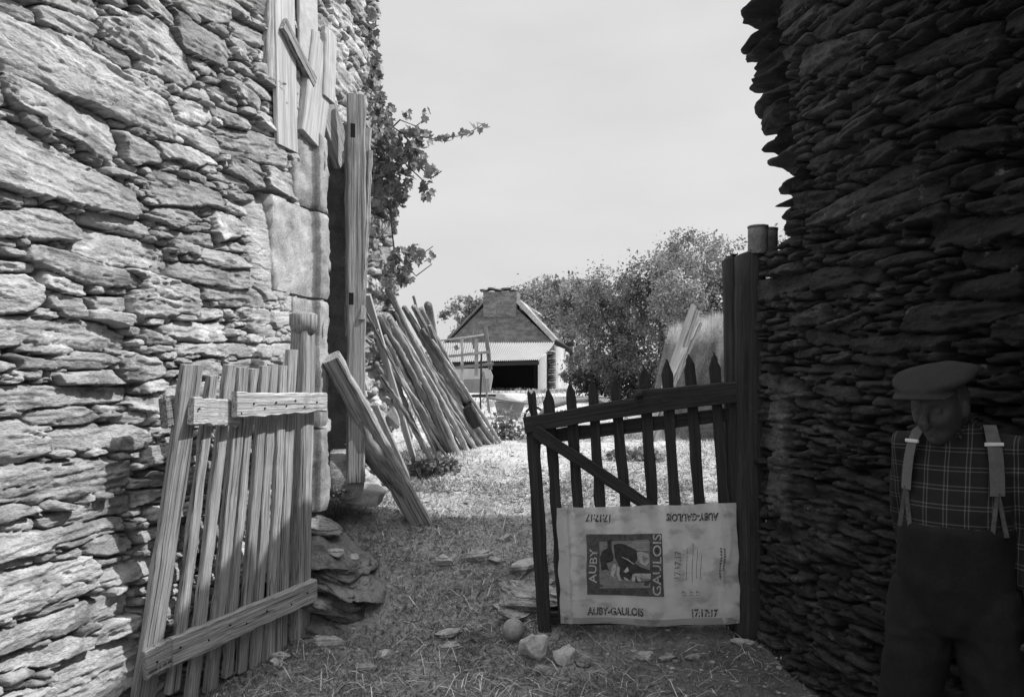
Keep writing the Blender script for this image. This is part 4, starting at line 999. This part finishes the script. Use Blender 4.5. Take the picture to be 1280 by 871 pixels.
tree('tree', 'leafy tree between the chimney and the tall thicket', gnd(tx(712, 46), 46), 9, lob(3, 2.2, 2.2, 6.0, 11, 1.3), 9000, .22, 1.15, .16, 3, group=TG)
tree('tree', 'slim young tree with bare stem beside the shed', gnd(tx(738, 27), 27), 5, lob(4, 1.0, 1.7, 3.6, 9, .7), 7000, .12, 1.0, .07, 4, group=TG)
tree('thicket_tree', 'lower rounded tree at the near end of the thicket', gnd(tx(772, 21), 21.5), 4.2, lob(5, 1.2, .8, 3.1, 14, .70), 13000, .085, .85, .09, 5, group=TG)
tree('thicket_tree', 'tallest bushy tree in the middle of the thicket', gnd(tx(826, 20), 20), 5, lob(6, 1.25, .7, 3.3, 15, .74), 15000, .085, .85, .1, 6, group=TG)
tree('thicket_tree', 'bushy tree of the thicket nearest the gate post', gnd(tx(886, 18), 18.5), 5, lob(7, 1.0, .8, 3.3, 14, .70), 13000, .08, .95, .1, 7, group=TG)
tree('thicket_tree', 'dark tree of the thicket hidden behind the gate post', gnd(tx(955, 18), 19), 5, lob(17, 1.0, .9, 3.6, 12, .8), 8000, .09, .8, .1, 17, group=TG)
tree('shrub', 'dark low shrub beside the shed end', gnd(tx(724, 28), 28), 1.6, lob(8, .5, .4, 1.2, 6, .42), 3500, .08, .55, .03, 8, cat='shrub', limbs=3)
tree('shrub', 'dark low shrub under the thicket', gnd(tx(755, 22), 22), 1.4, lob(9, .8, .3, 1.0, 7, .42), 4500, .08, .45, .03, 9, cat='shrub', limbs=3)
tree('shrub', 'dark low shrub at the foot of the tallest thicket tree', gnd(tx(805, 17), 18.2), 1.4, lob(10, .9, .3, 1.1, 8, .42), 5500, .08, .42, .03, 10, cat='shrub', limbs=3)
tree('shrub', 'feathery bush on the bank behind the leaning boards', gnd(tx(893, 11), 12.5) + Vector((0, 0, .6)), 2.2, lob(11, .5, .6, 2.2, 10, .36), 8000, .05, 1.35, .03, 11, cat='shrub', limbs=4)
mb = MB(); rg = np.random.default_rng(31)   # the wooded skyline far off
pts = np.stack([rg.uniform(-160, 190, 26000), rg.uniform(105, 130, 26000), np.zeros(26000)], -1); pts[:, 2] = 1 + rg.random(26000) * (2.6 + 4.5 * fbm2(pts[:, 0] * .07, pts[:, 0] * 0, 3, 3))
leaves(mb, pts, .9, LEAFO, rg, None, (.6, 1.2)); tag(mb.build('far_wood', 'leaf', None, smooth=False), kind='stuff')
def weeds(label, c, r, n, ls, tone, seed, hgt=.2, name='weed'):
    rg = np.random.default_rng(seed); t = thing(name, c, label, 'weed', None); mb = MB(); P_ = []
    for k in range(7):
        a = rg.uniform(0, 6.28); e = Vector(c) + Vector((math.cos(a) * r * rg.random(), math.sin(a) * r * .6 * rg.random(), hgt * rg.uniform(.5, 1.1))); s = MB()
        tube(mb, curve_pts(Vector(c) + Vector((math.cos(a) * r * .3, math.sin(a) * r * .2, -.02)), e, 5), .003, 5)
    mb.build('stem', 'leaf', t); mb = MB()
    d = rg.normal(size=(n, 3)); d /= np.linalg.norm(d, axis=1, keepdims=True); q = d * (rg.random((n, 1)) ** .4) * np.array([r, r * .6, hgt]); q[:, 2] = np.abs(q[:, 2])
    leaves(mb, q + np.array(c), ls, LEAFO * np.array([1.5, 1]), rg, np.array([0, -.3, .3]), (.6 * tone, 1.3 * tone)); mb.build('leaves', 'leaf', t, smooth=False); return t
weeds('leafy weed patch at the foot of the pole stack', on(535, 588), .28, 420, .05, .95, 41, .17)
weeds('small weed between the crooked log and the stack', on(497, 592), .13, 130, .045, 1.0, 42, .16)
weeds('weeds growing under the wheelbarrow handles', on(632, 548), .22, 320, .05, .9, 43, .34)
weeds('tuft of weeds at the edge of the sunny yard behind the gate', on(795, 578), .28, 260, .05, 1.0, 44, .10)
weeds('weeds hanging from the doorway sill', at(420, 618, 5.0), .10, 90, .03, .9, 45, .08)

# ================================================================== HOUSE and SHED across the yard
HYr = 42.0
def hx(x, y, Y=HYr): return at(x, y, Y)
house = thing('stone_house', gnd(tx(625, HYr), HYr), 'stone house gable with a stout chimney beyond the yard', 'house')
def solid(mb, front, back, tone=1.0):
    n = len(front); V = [tuple(p) for p in front] + [tuple(p) for p in back]
    mb.add(V, [tuple(range(n)), tuple(range(2 * n - 1, n - 1, -1))] + [(i, i + n, (i + 1) % n + n, (i + 1) % n) for i in range(n)], tone)
mb = MB(); g = [hx(548, 492), hx(693, 492), hx(693, 430), hx(643, 383), hx(604, 384), hx(548, 440)]
solid(mb, g, [p + Vector((2.0, 9, 0)) for p in g], .9); mb.build('wall', 'far_stone', house, smooth=False)
mb = MB()
ch = [hx(604, 396, 41.9), hx(645, 396, 41.9), hx(646, 364, 41.9), hx(604, 365, 41.9)]; solid(mb, ch, [p + Vector((.2, 1.1, 0)) for p in ch]); mb.build('chimney', 'far_stone', house, smooth=False)
mb = MB()
for i in range(5): rock(mb, hx(606 + i * 9, 363 - (i % 2) * 1.5, 42.3), (.28, .6, .06), (0, .05 * math.sin(i * 4), 0), 700 + i, 3, 6, .2, .9)
mb.build('chimney_cap', 'far_stone', house)
mb = MB(); a, b = hx(645, 378, 41.8), hx(691, 427, 41.8); o_ = Vector((1.6, 9.5, 0)); n_ = Vector((.45, 0, .35)) * .45
solid(mb, [a, b, b + n_, a + n_], [a + o_, b + o_, b + n_ + o_, a + n_ + o_], 1.6); mb.build('roof', 'slate', house, smooth=False)  # sunward slope, its sunlight put into the tone
mb = MB(); a, b = hx(604, 378, 41.8), hx(547, 437, 41.8); n_ = Vector((-.4, 0, .35)) * .12
solid(mb, [a, b, b + n_, a + n_], [a + o_, b + o_, b + n_ + o_, a + n_ + o_], .8); mb.build('roof', 'slate', house, smooth=False)  # slope away from the sun, shade put into the tone

SY = 30.0
shed = thing('shed', gnd(tx(640, SY), SY), 'open fronted shed with a bright corrugated iron roof', 'shed')
mb = MB(); f0, f1, b0, b1 = at(540, 453, SY), at(674, 449.5, SY), at(540, 428.5, SY + 4.6), at(694, 428, SY + 4.6)
nu, nv = 220, 12; V = []
for i in range(nu):
    for j in range(nv):
        u, v = i / (nu - 1), j / (nv - 1); q = f0.lerp(f1, u).lerp(b0.lerp(b1, u), v); V.append(q + Vector((0, 0, .028 * math.sin(u * 2 * math.pi * 52) - .05 * math.sin(v * 3.14) * (1 if i % 2 else 1))))
mb.add(V, [(i * nv + j, (i + 1) * nv + j, (i + 1) * nv + j + 1, i * nv + j + 1) for i in range(nu - 1) for j in range(nv - 1)]); mb.build('roof', 'tin_roof', shed)
mb = MB(); plank(mb, f0 + Vector((0, .1, -.12)), f1 + Vector((0, .1, -.12)), .14, .12, (0, 0, 1), 6, .005); mb.build('eave_beam', 'dark_wood', shed, smooth=False)
mb = MB(); plank(mb, at(694.5, 427.5, SY + 4.4), at(713, 438.5, SY + 3.6), .22, .12, (0, 0, 1), 6, .005); mb.build('verge_board', 'dark_wood', shed, smooth=False)
def sbox(name, m, pts, depth, tone=1.0):
    mb = MB(); solid(mb, pts, [p + Vector(depth) for p in pts], tone); return mb.build(name, m, shed, smooth=False)
sbox('rear_wall', 'black_void', [at(560, 496, SY + 4), at(690, 496, SY + 4), at(690, 437, SY + 4), at(560, 437, SY + 4)], (0, .4, 0))
for i in range(4):
    x0 = 672.5 + i * 2.7
    sbox('board', 'weathered_wood', [at(x0, 488 - i * .8, SY + .5 + i * .35), at(x0 + 2.6, 487 - i * .8, SY + .7 + i * .35), at(x0 + 2.6, 445 - i * 1.5, SY + .7 + i * .35), at(x0, 447 - i * 1.5, SY + .5 + i * .35)], (.1, .1, 0), .8 + .1 * (i % 3))
mb = MB()
for i in range(15): rock(mb, at(689, 484 - i * 3.2, SY + 1.9), (.20, .4, .05), (0, .03 * math.sin(i), 0), 720 + i, 3, 6, .2, .8 + .3 * (i % 3))
mb.build('stone_pier', 'far_stone', shed)
sbox('white_panel', 'whitewash', [at(695, 494, SY + 2.4), at(709, 491, SY + 4.4), at(709, 438, SY + 4.4), at(695, 433, SY + 2.4)], (.1, .1, 0), 1.0)
sbox('inner_partition', 'black_void', [at(668, 488, SY + .9), at(673, 488, SY + .9), at(673, 452, SY + .9), at(668, 452, SY + .9)], (0, .4, 0))
mb = MB(); wq = [at(540, 492, SY - 1.5), at(612, 494, SY - 1.5), at(616, 470, SY - 1.5), at(612, 460, SY - 1.5), at(540, 462, SY - 1.5)]
solid(mb, wq, [p + Vector((0, .4, 0)) for p in wq]); wl = mb.build('yard_wall', 'whitewash', None, smooth=False, loc=wq[0]); tag(wl, 'low whitewashed yard wall in front of the shed', 'wall')

# slatted hay-cart side standing in front of the shed
CY = 13.5
cart = thing('hay_cart', at(590, 500, CY), 'old hay cart with an open slatted side rack in front of the shed', 'cart')
def cb(name, x0, y0, x1, y1, w, seed, m='weathered_wood', tone=1.0, dy=0.0):
    mb = MB(); a, b = at(x0, y0, CY + dy), at(x1, y1, CY + dy); d = b - a; plank(mb, a, b, w / F * CY, .035, Vector((d.z, 0, -d.x)), 8, .004, seed=seed, tone=tone); return mb.build(name, m, cart, smooth=False)
cb('upright', 577.5, 487, 577.5, 421, 3.6, 1, 'pale_wood'); cb('upright', 595.5, 470, 595.5, 423, 4.6, 2, 'pale_wood', .8); cb('upright', 613, 462, 606.5, 408, 5.0, 3, tone=.5); cb('upright', 592, 436, 590, 410, 2.5, 4, tone=.5); cb('upright', 569, 432, 572, 437, 5, 5, tone=.5)
cb('rail', 548, 426, 605, 418.5, 2.2, 6, dy=-.05); cb('rail', 552, 446.5, 612, 440, 3.4, 7, tone=.7, dy=-.05); cb('rail', 552, 461, 617, 455, 3.6, 8, tone=.6, dy=-.05)
cb('body_board', 545, 484, 612, 481, 18, 9, 'whitewash', .75, .25); cb('floor_beam', 545, 496, 622, 494, 4, 10, 'dark_wood', 1.0, .1)
cb('post', 600, 540, 602, 442, 2.2, 11, 'dark_wood', 1.5, -.3); cb('post', 617, 548, 604, 464, 3.0, 12, 'weathered_wood', .55, -.4)
mb = MB(); ww = at(572, 512, CY + .3); 
for k in range(28):
    a0, a1 = k / 28 * 6.2832, (k + 1) / 28 * 6.2832
    tube(mb, [ww + Vector((.28 * math.cos(a0), 0, .28 * math.sin(a0))), ww + Vector((.28 * math.cos(a1), 0, .28 * math.sin(a1)))], .025, 6)
mb.build('wheel', 'weathered_wood', cart)

# wheelbarrow
BY = 11.6
bar = thing('wheelbarrow', at(640, 530, BY), 'pale metal wheelbarrow with a sheet over its tray, behind the pole stack', 'wheelbarrow')
mb = MB(); tq = [at(618, 503, BY), at(657, 502, BY), at(650, 521, BY), at(622, 519, BY)]; solid(mb, tq, [p + Vector((0.02, .5, 0)) for p in tq], .62); mb.build('tray', 'whitewash', bar, smooth=False)
mb = MB(); a = at(638.5, 497, BY + .25); rock(mb, a, (.24, .30, .075), (0, .02, 0), 8, 4, 5, .12, .95, 0, .5); mb.build('cover_sheet', 'whitewash', bar)
def rod(name, p, q, r, m='dark_wood', tone=1.0):
    mb = MB(); tube(mb, [p, Vector(p).lerp(Vector(q), .5), q], r, 7, tone); mb.build(name, m, bar)
rod('handle', at(608, 497, BY - .1), at(660, 504, BY - .05), .018, 'weathered_wood', .6); rod('handle', at(612, 496, BY + .5), at(662, 503, BY + .5), .018, 'weathered_wood', .6)
rod('leg', at(627, 534, BY - .05), at(641, 505, BY - .05), .014, 'tin', 2.5); rod('leg', at(631, 534, BY + .45), at(643, 505, BY + .45), .014, 'tin', 2.5); rod('brace', at(628, 517, BY - .06), at(658, 516, BY - .06), .010, 'tin', 2)
mb = MB(); w0 = at(668, 521, BY + .25)
for k in range(24):
    a0, a1 = k / 24 * 6.2832, (k + 1) / 24 * 6.2832; tube(mb, [w0 + Vector((.15 * math.cos(a0), 0, .15 * math.sin(a0))), w0 + Vector((.15 * math.cos(a1), 0, .15 * math.sin(a1)))], .022, 6)
mb.build('wheel', 'dark_wood', bar)
lone('pale_board', 'short pale board lying aslant before the wheelbarrow', 'board', 'pale_wood', lambda mb: plank(mb, at(654, 548, 10.4), at(641, 522, 10.8), .05, .02, (1, 0, 0), 5, .002), at(654, 548, 10.4))
# curved hoop beyond the gate
mb = MB(); hc = [(676, 521), (682, 514), (692, 508), (706, 503.5), (722, 501), (738, 500), (750, 501), (757, 504)]
pts = [at(x, y, 8.2) for x, y in hc]
loft(mb, [[p + Vector((0, 0, -.022)), p + Vector((0, 0, .022)), p + Vector((0, .55, .022)), p + Vector((0, .55, -.022))] for p in pts], 1.3)
o = mb.build('bent_sheet', 'tin', None, loc=pts[0]); tag(o, 'long curved grey sheet lying just beyond the picket gate', 'sheet')
for x, y, Y, w in ((690, 518, 8.5, .6), (740, 508, 8.6, .7)): pass

# earth bank with dry grass and leaning boards at the right
BKx0, BKx1, BKy0, BKy1 = 2.10, 3.6, 8.4, 11.0
BX, BYv = np.meshgrid(np.linspace(BKx0 - .35, BKx1, 60), np.linspace(BKy0 - .25, BKy1, 60), indexing='ij')
hgt = sst(BKx0 - .25, BKx0 + .18, BX + .12 * (fbm2(BYv * 3, BX * 3, 3, 61) - .5)) * sst(BKy0 - .10, BKy0 + .04, BYv + .15 * (fbm2(BX * 4, BYv * 2, 3, 62) - .5))
BZ = gz(BX, BYv) - .03 + hgt * (1.06 + .20 * (BX - BKx0) + .30 * fbm2(BX * 4, BYv * 4, 4, 63))
grid_mesh('earth_bank', np.stack([BX, BYv, BZ], -1), np.ones(BX.shape, bool), .40 + 1.1 * sst(.9, 1.0, hgt), np.stack([BX, BYv, BZ], -1), 'ground'); tag(bpy.data.objects['earth_bank'], kind='structure')  # steep front given a darker tone as its shade, top paler
rg = np.random.default_rng(66); n = 22000; ii = rg.integers(0, 60, n); jj = (rg.random(n) ** 1.6 * 60).astype(int)
base = np.stack([BX[ii, jj] + rg.normal(0, .02, n), BYv[ii, jj] + rg.normal(0, .02, n), BZ[ii, jj]], -1)
top_ = hgt[ii, jj] > .9; a = rg.random(n) * 6.28; up = np.where(top_, rg.normal(1.0, .3, n), rg.normal(-.6, .4, n)); ln = rg.uniform(.06, .22, n)
d_ = np.stack([np.cos(a) * np.cos(up), -np.abs(np.sin(a)) * np.cos(up), np.sin(up)], -1) * ln[:, None]; s_ = np.stack([-np.sin(a), np.cos(a), 0 * a], -1) * .003
V = np.stack([base - s_, base + s_, base + d_], 1).reshape(-1, 3); mb = MB(); mb.add(V, [(3 * i, 3 * i + 1, 3 * i + 2) for i in range(n)], np.repeat(np.where(top_, 2.2, 1.0) * rg.uniform(.6, 1.3, n), 3)); tag(mb.build('bank_grass', 'grass_blade', None, smooth=False), kind='stuff')  # front blades darker, in step with the painted shade
for i, (x0, y0, x1, y1, w, m, tn, lab) in enumerate(((806, 494, 867, 381, 7, 'pale_wood', .8, 'longest pale board leaning on the grassy bank'), (818, 490, 872, 388, 6, 'weathered_wood', .8, 'grey board close behind the longest pale one on the bank'), (837, 470, 872, 396, 9, 'pale_wood', .85, 'shorter wide pale board leaning on the bank'), (846, 474, 876, 404, 4, 'weathered_wood', .6, 'thin dark lath rightmost of the boards on the bank'))):
    a, b = at(x0, y0, 8.0 + i * .06), at(x1, y1, 8.25 + i * .06); a.z = float(gz(a.x, a.y)) if i < 2 else a.z
    lone('board', lab, 'board', m, lambda mb: plank(mb, a, b, w / F * 8, .03, (1, .2, .5), 12, .003, seed=i, tone=tn), a, 'boards leaning on the bank')

# ================================================================== the man leaning by the ruined wall
MO = Vector((1.45, 2.48, 0)); MO.z = float(gz(MO.x, MO.y)) - .01
fx, fy = -.64, -.77; n_ = math.hypot(fx, fy); MF = Vector((fx / n_, fy / n_, 0)); ML = Vector((-MF.y, MF.x, 0))
def mp_(l, f, z): return MO + ML * l + MF * f + Vector((0, 0, z))
def ering(l, f, z, rl, rf, n=28, tl=0.0, tf=0.0, pw=2.0):
    out = []
    for j in range(n):
        a = 2 * math.pi * j / n; c, q = math.cos(a), math.sin(a); k = (abs(c) ** pw + abs(q) ** pw) ** (-1 / pw)
        x, y = c * k * rl, q * k * rf; out.append(mp_(l + x, f + y, z + tl * x + tf * y))
    return out
def fuse(name, mb, m, parent, voxel, smooth=6, fold=0.0, ff=(12, 12, 6)):
    o = mb.build(name, m, None)
    r = o.modifiers.new('remesh', 'REMESH'); r.mode = 'VOXEL'; r.voxel_size = voxel
    sm = o.modifiers.new('smooth', 'SMOOTH'); sm.iterations = smooth; sm.factor = .5
    dg = bpy.context.evaluated_depsgraph_get(); me = bpy.data.meshes.new_from_object(o.evaluated_get(dg))
    V = np.empty(len(me.vertices) * 3); me.vertices.foreach_get('co', V); V = V.reshape(-1, 3); Fc = [tuple(p.vertices) for p in me.polygons]
    if fold:
        NV = np.empty(len(me.vertices) * 3); me.vertices.foreach_get('normal', NV); W = V - np.array(MO)
        q = np.stack([W @ np.array(ML), W @ np.array(MF), W[:, 2]], -1) * np.array(ff)
        q = q + 1.2 * fbm3(q * .6 + 7, 2, 5)[:, None]
        V = V + NV.reshape(-1, 3) * (fold * (1 - 2 * np.abs(2 * fbm3(q, 2, 9) - 1)))[:, None]
    bpy.data.objects.remove(o); bpy.data.meshes.remove(me)
    W = V - np.array(MO); pc = np.stack([W @ np.array(ML), W @ np.array(MF), W[:, 2]], -1)
    m2 = MB(); m2.add(V, Fc, 1.0, pc); return m2.build(name, m, parent)
man = thing('person', MO, 'person in flat cap, checked shirt and braces standing in the shade of the ruined wall', 'person')
HT = .22                                     # the head turns a little further down the lane and tips forward
HC = (-.035, .085, 1.425)
def head_pt(d, ):                            # unit direction in head space (l, f, z) -> head surface
    l, f, z = d
    w = .074 * (1 - .20 * max(0, -z - .1)) ; dp = .096 * (1 - .10 * max(0, -z)); hh = .122
    p = [l * w, f * dp, z * hh]
    g = lambda l0, z0, s_: math.exp(-(((p[0] - l0) / s_) ** 2 + ((p[2] - z0) / s_) ** 2)) if f > 0 else 0
    e = -.016 * (g(-.031, .008, .016) + g(.031, .008, .016)) + .010 * g(0, .034, .03) + .014 * g(0, -.105, .022) + .006 * (g(-.042, -.028, .018) + g(.042, -.028, .018)) - .006 * (g(-.03, -.06, .016) + g(.03, -.06, .016)) + .006 * g(0, -.066, .012) - .005 * g(0, -.078, .006) + .005 * g(0, -.086, .010)
    p[1] += e * 1.7
    return p
def hp(p):
    l, f, z = p; a = HT; c, q = math.cos(a), math.sin(a); f2, z2 = f * math.cos(.25) + z * math.sin(.25), z * math.cos(.25) - f * math.sin(.25)
    l2 = l * c - f2 * q; f3 = l * q + f2 * c
    return mp_(HC[0] + l2, HC[1] + f3, HC[2] + z2)
def head_mesh(mb):
    V, Fc = ico(5); mb.add([hp(head_pt(tuple(v))) for v in V], Fc)
    # nose, ears
    tube(mb, [hp((0, .088, .022)), hp((0, .104, .000)), hp((0, .117, -.022)), hp((0, .110, -.035)), hp((0, .094, -.040))], [.008, .011, .016, .017, .010], 10)
    for sg in (-1, 1):
        Ve, Fe = ico(3); mb.add([hp((sg * .078 + v[0] * .010, -.008 + v[1] * .018, -.005 + v[2] * .032)) for v in Ve], Fe)
        Ve, Fe = ico(2); mb.add([hp((sg * .031 + v[0] * .012, .076 + v[1] * .010, .007 + v[2] * .010)) for v in Ve], Fe)
def hand(mb, w, d, n, side):
    """w wrist, d direction to the fingertips, n out of the back of the hand; relaxed, slightly curled."""
    d = Vector(d).normalized(); n = Vector(n); n = (n - d * n.dot(d)).normalized(); s = d.cross(n) * side
    w = Vector(w); loft(mb, [[w + d * t + s * (a * sw) + n * (b * sn) for a, b in ((1, 0), (.8, .7), (0, 1), (-.8, .7), (-1, 0), (-.8, -.7), (0, -1), (-.8 * -1, -.7))] for t, sw, sn in ((-.02, .026, .020), (.01, .030, .018), (.045, .041, .015), (.085, .041, .013), (.095, .036, .010))])
    for k, (o_, L_) in enumerate(((.032, .066), (.011, .075), (-.011, .070), (-.032, .056))):
        b = w + d * .085 + s * o_; c1 = b + d * L_ * .42 - n * .006; c2 = c1 + (d * .85 - n * .5).normalized() * L_ * .32; c3 = c2 + (d * .55 - n * .85).normalized() * L_ * .27
        tube(mb, [b - d * .02, b, c1, c2, c3], [.009, .0092, .0085, .0078, .006], 8)
    b = w + d * .025 + s * .034; c1 = b + (d * .7 + s * .7 - n * .2).normalized() * .036; c2 = c1 + (d * .9 + s * .25 - n * .3).normalized() * .030
    tube(mb, [w + d * .01 + s * .015, b, c1, c2], [.013, .012, .010, .0075], 8)
shR, shL = mp_(-.140, -.015, 1.295), mp_(.140, -.015, 1.295)
elR, elL = mp_(-.175, -.14, 1.045), mp_(.200, -.055, 1.045)
wrR, wrL = mp_(-.150, -.17, .835), mp_(.215, .055, .840)
def limb(mb, pts, rad, n=14): tube(mb, pts, rad, n)
hipR, hipL = (-.085, 0, .80), (.085, 0, .80); knR, knL = (-.135, .045, .44), (.125, .03, .44); anR, anL = (-.175, -.01, .085), (.150, -.02, .085)
mb = MB()
loft(mb, [ering(0, 0, .74, .10, .08), ering(0, 0, .84, .150, .105), ering(0, .01, .98, .142, .10), ering(0, .0, 1.12, .140, .100), ering(0, -.005, 1.24, .142, .094), ering(0, -.005, 1.30, .100, .070), ering(-.005, .015, 1.345, .060, .058), ering(-.02, .045, 1.39, .054, .054), ering(HC[0], HC[1] - .01, 1.43, .05, .05)])
head_mesh(mb)
for a, e, w, sd_ in ((shR, elR, wrR, -1), (shL, elL, wrL, 1)):
    limb(mb, [a + ML * (-.05 * sd_), a, a.lerp(e, .5), e, e.lerp(w, .35), w], [.045, .050, .044, .037, .038, .026])
    hand(mb, w, (w - e).normalized() * .6 + Vector((0, 0, -.4)) + MF * .05, ML * sd_, sd_)
for h_, k_, a_ in ((hipR, knR, anR), (hipL, knL, anL)):
    limb(mb, [mp_(h_[0], h_[1], h_[2] + .05), mp_(*h_), mp_(*[(p + q) / 2 for p, q in zip(h_, k_)]), mp_(*k_), mp_(k_[0] * .6 + a_[0] * .4, k_[1] * .6 + a_[1] * .4 - .015, k_[2] * .6 + a_[2] * .4), mp_(*a_)], [.085, .086, .072, .055, .052, .036])
    limb(mb, [mp_(a_[0], a_[1] - .03, .05), mp_(a_[0], a_[1] + .05, .05), mp_(a_[0], a_[1] + .13, .035)], [.034, .034, .026])
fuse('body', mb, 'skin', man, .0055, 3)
# clothes
mb = MB()
loft(mb, [ering(0, .0, .86, .146, .112), ering(0, .012, .92, .154, .120), ering(0, .016, 1.0, .156, .122), ering(0, .012, 1.1, .157, .120), ering(0, .0, 1.2, .160, .114), ering(0, -.005, 1.26, .156, .102), ering(0, -.005, 1.305, .122, .084), ering(-.004, .004, 1.34, .085, .072), ering(-.010, .018, 1.372, .070, .066)], caps=True)
for a, e, w, sd_ in ((shR, elR, wrR, -1), (shL, elL, wrL, 1)):
    limb(mb, [a + ML * (-.06 * sd_), a + Vector((0, 0, .004)), a.lerp(e, .5), e, e.lerp(w, .4), e.lerp(w, .86)], [.050, .058, .055, .050, .048, .042], 16)
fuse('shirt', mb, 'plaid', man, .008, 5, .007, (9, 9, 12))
mb = MB()
for sd_ in (-1, 1):                          # collar points
    loft(mb, [[mp_(-.012 + sd_ * a, b, c), mp_(-.012 + sd_ * (a + .012), b + .006, c + .004), mp_(-.012 + sd_ * (a + .012), b + .012, c), mp_(-.012 + sd_ * a, b + .006, c - .004)] for a, b, c in ((.058, -.03, 1.392), (.056, .035, 1.388), (.040, .075, 1.362), (.030, .095, 1.325))])
mb.build('collar', 'plaid', man)
mb = MB()
loft(mb, [ering(0, 0, .70, .13, .10), ering(0, 0, .78, .168, .125), ering(0, .008, .88, .170, .132), ering(0, .012, .955, .164, .130), ering(0, .014, 1.045, .164, .130)])
for h_, k_, a_ in ((hipR, knR, anR), (hipL, knL, anL)):
    limb(mb, [mp_(h_[0], h_[1], h_[2] + .04), mp_(h_[0] * 1.1, h_[1], h_[2] - .04), mp_(*[(p + q) / 2 for p, q in zip(h_, k_)]), mp_(*k_), mp_(k_[0] * .5 + a_[0] * .5, k_[1] * .5 + a_[1] * .5 - .01, k_[2] * .5 + a_[2] * .5), mp_(a_[0], a_[1], a_[2] + .01)], [.10, .108, .094, .084, .080, .076], 16)
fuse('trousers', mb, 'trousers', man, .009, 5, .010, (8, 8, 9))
for a_ in (anR, anL):
    mb = MB(); loft(mb, [[mp_(a_[0] + x * w * .5, a_[1] + f, z0 + y * hh) for x, y in ((1, 0), (.9, .7), (.4, 1), (-.4, 1), (-.9, .7), (-1, 0))] for f, w, z0, hh in ((-.075, .06, .0, .06), (-.05, .085, .0, .09), (.03, .09, .0, .085), (.10, .098, .0, .055), (.17, .085, .0, .045), (.195, .04, .0, .03))]); mb.build('shoe', 'leather', man)
# flat cap
fbm_ = lambda v: float(fbm3(np.array([[v[0] * 2 + 3, v[1] * 2, v[2] * 2]]), 2, 4)[0]) - .5
mb = MB(); V, Fc = ico(4)
mb.add([hp((v[0] * .122 + .012 * v[1] * v[2], .004 + v[1] * .140, .108 + v[2] * (.028 + .008 * v[0]) + .012 * fbm_(v) - .026 * max(0, v[1]))) for v in V], Fc)
mb.add([hp((v[0] * .098, -.004 + v[1] * .110, .092 + v[2] * .034)) for v in V], Fc)
mb.add([hp((v[0] * .094, .095 + v[1] * .075, .084 + v[2] * .010 - .018 * max(0, v[1]) - .020 * v[0] ** 2)) for v in V], Fc)
fuse('cap', mb, 'cap_cloth', man, .006, 4)
mb = MB(); V, Fc = ico(4); mb.add([hp((v[0] * .080, -.022 + v[1] * .092, .020 + v[2] * .075)) for v in V if True], Fc); fuse('hair', mb, 'hair', man, .006, 2)
# braces: straps down the chest, buckles, leather tabs
def strap(sd_):
    path = [(.080, -.085, 1.345), (.090, -.03, 1.366), (.104, .036, 1.345), (.116, .064, 1.305), (.122, .076, 1.26), (.126, .086, 1.20), (.127, .092, 1.155)]
    mb = MB(); rows = []
    for a, b, c in path:
        w = .0175; e = .016 if b > .05 else .004; rows.append([mp_(sd_ * (a - w), b + .008 + e, c), mp_(sd_ * (a + w), b + .006 - e, c), mp_(sd_ * (a + w), b + .010 - e, c + .001), mp_(sd_ * (a - w), b + .012 + e, c + .001)])
    loft(mb, rows); t = mb.build('brace_strap', 'strap', man, smooth=False)
    mb = MB(); a, b, c = .115, .064, 1.312; plank(mb, mp_(sd_ * (a - .022), b + .030, c), mp_(sd_ * (a + .022), b - .004, c), .011, .006, (0, 0, 1), 4, .0003); mb.build('buckle', 'buckle', t, smooth=False)
    for q in (-.02, .03):
        mb = MB(); plank(mb, mp_(sd_ * .127, .098, 1.165), mp_(sd_ * (.128 + q * .7), .100 - q * .4, 1.03), .014, .004, ML, 4, .0005, tone=1.5); mb.build('tab', 'leather', t, smooth=False)
strap(1); strap(-1)
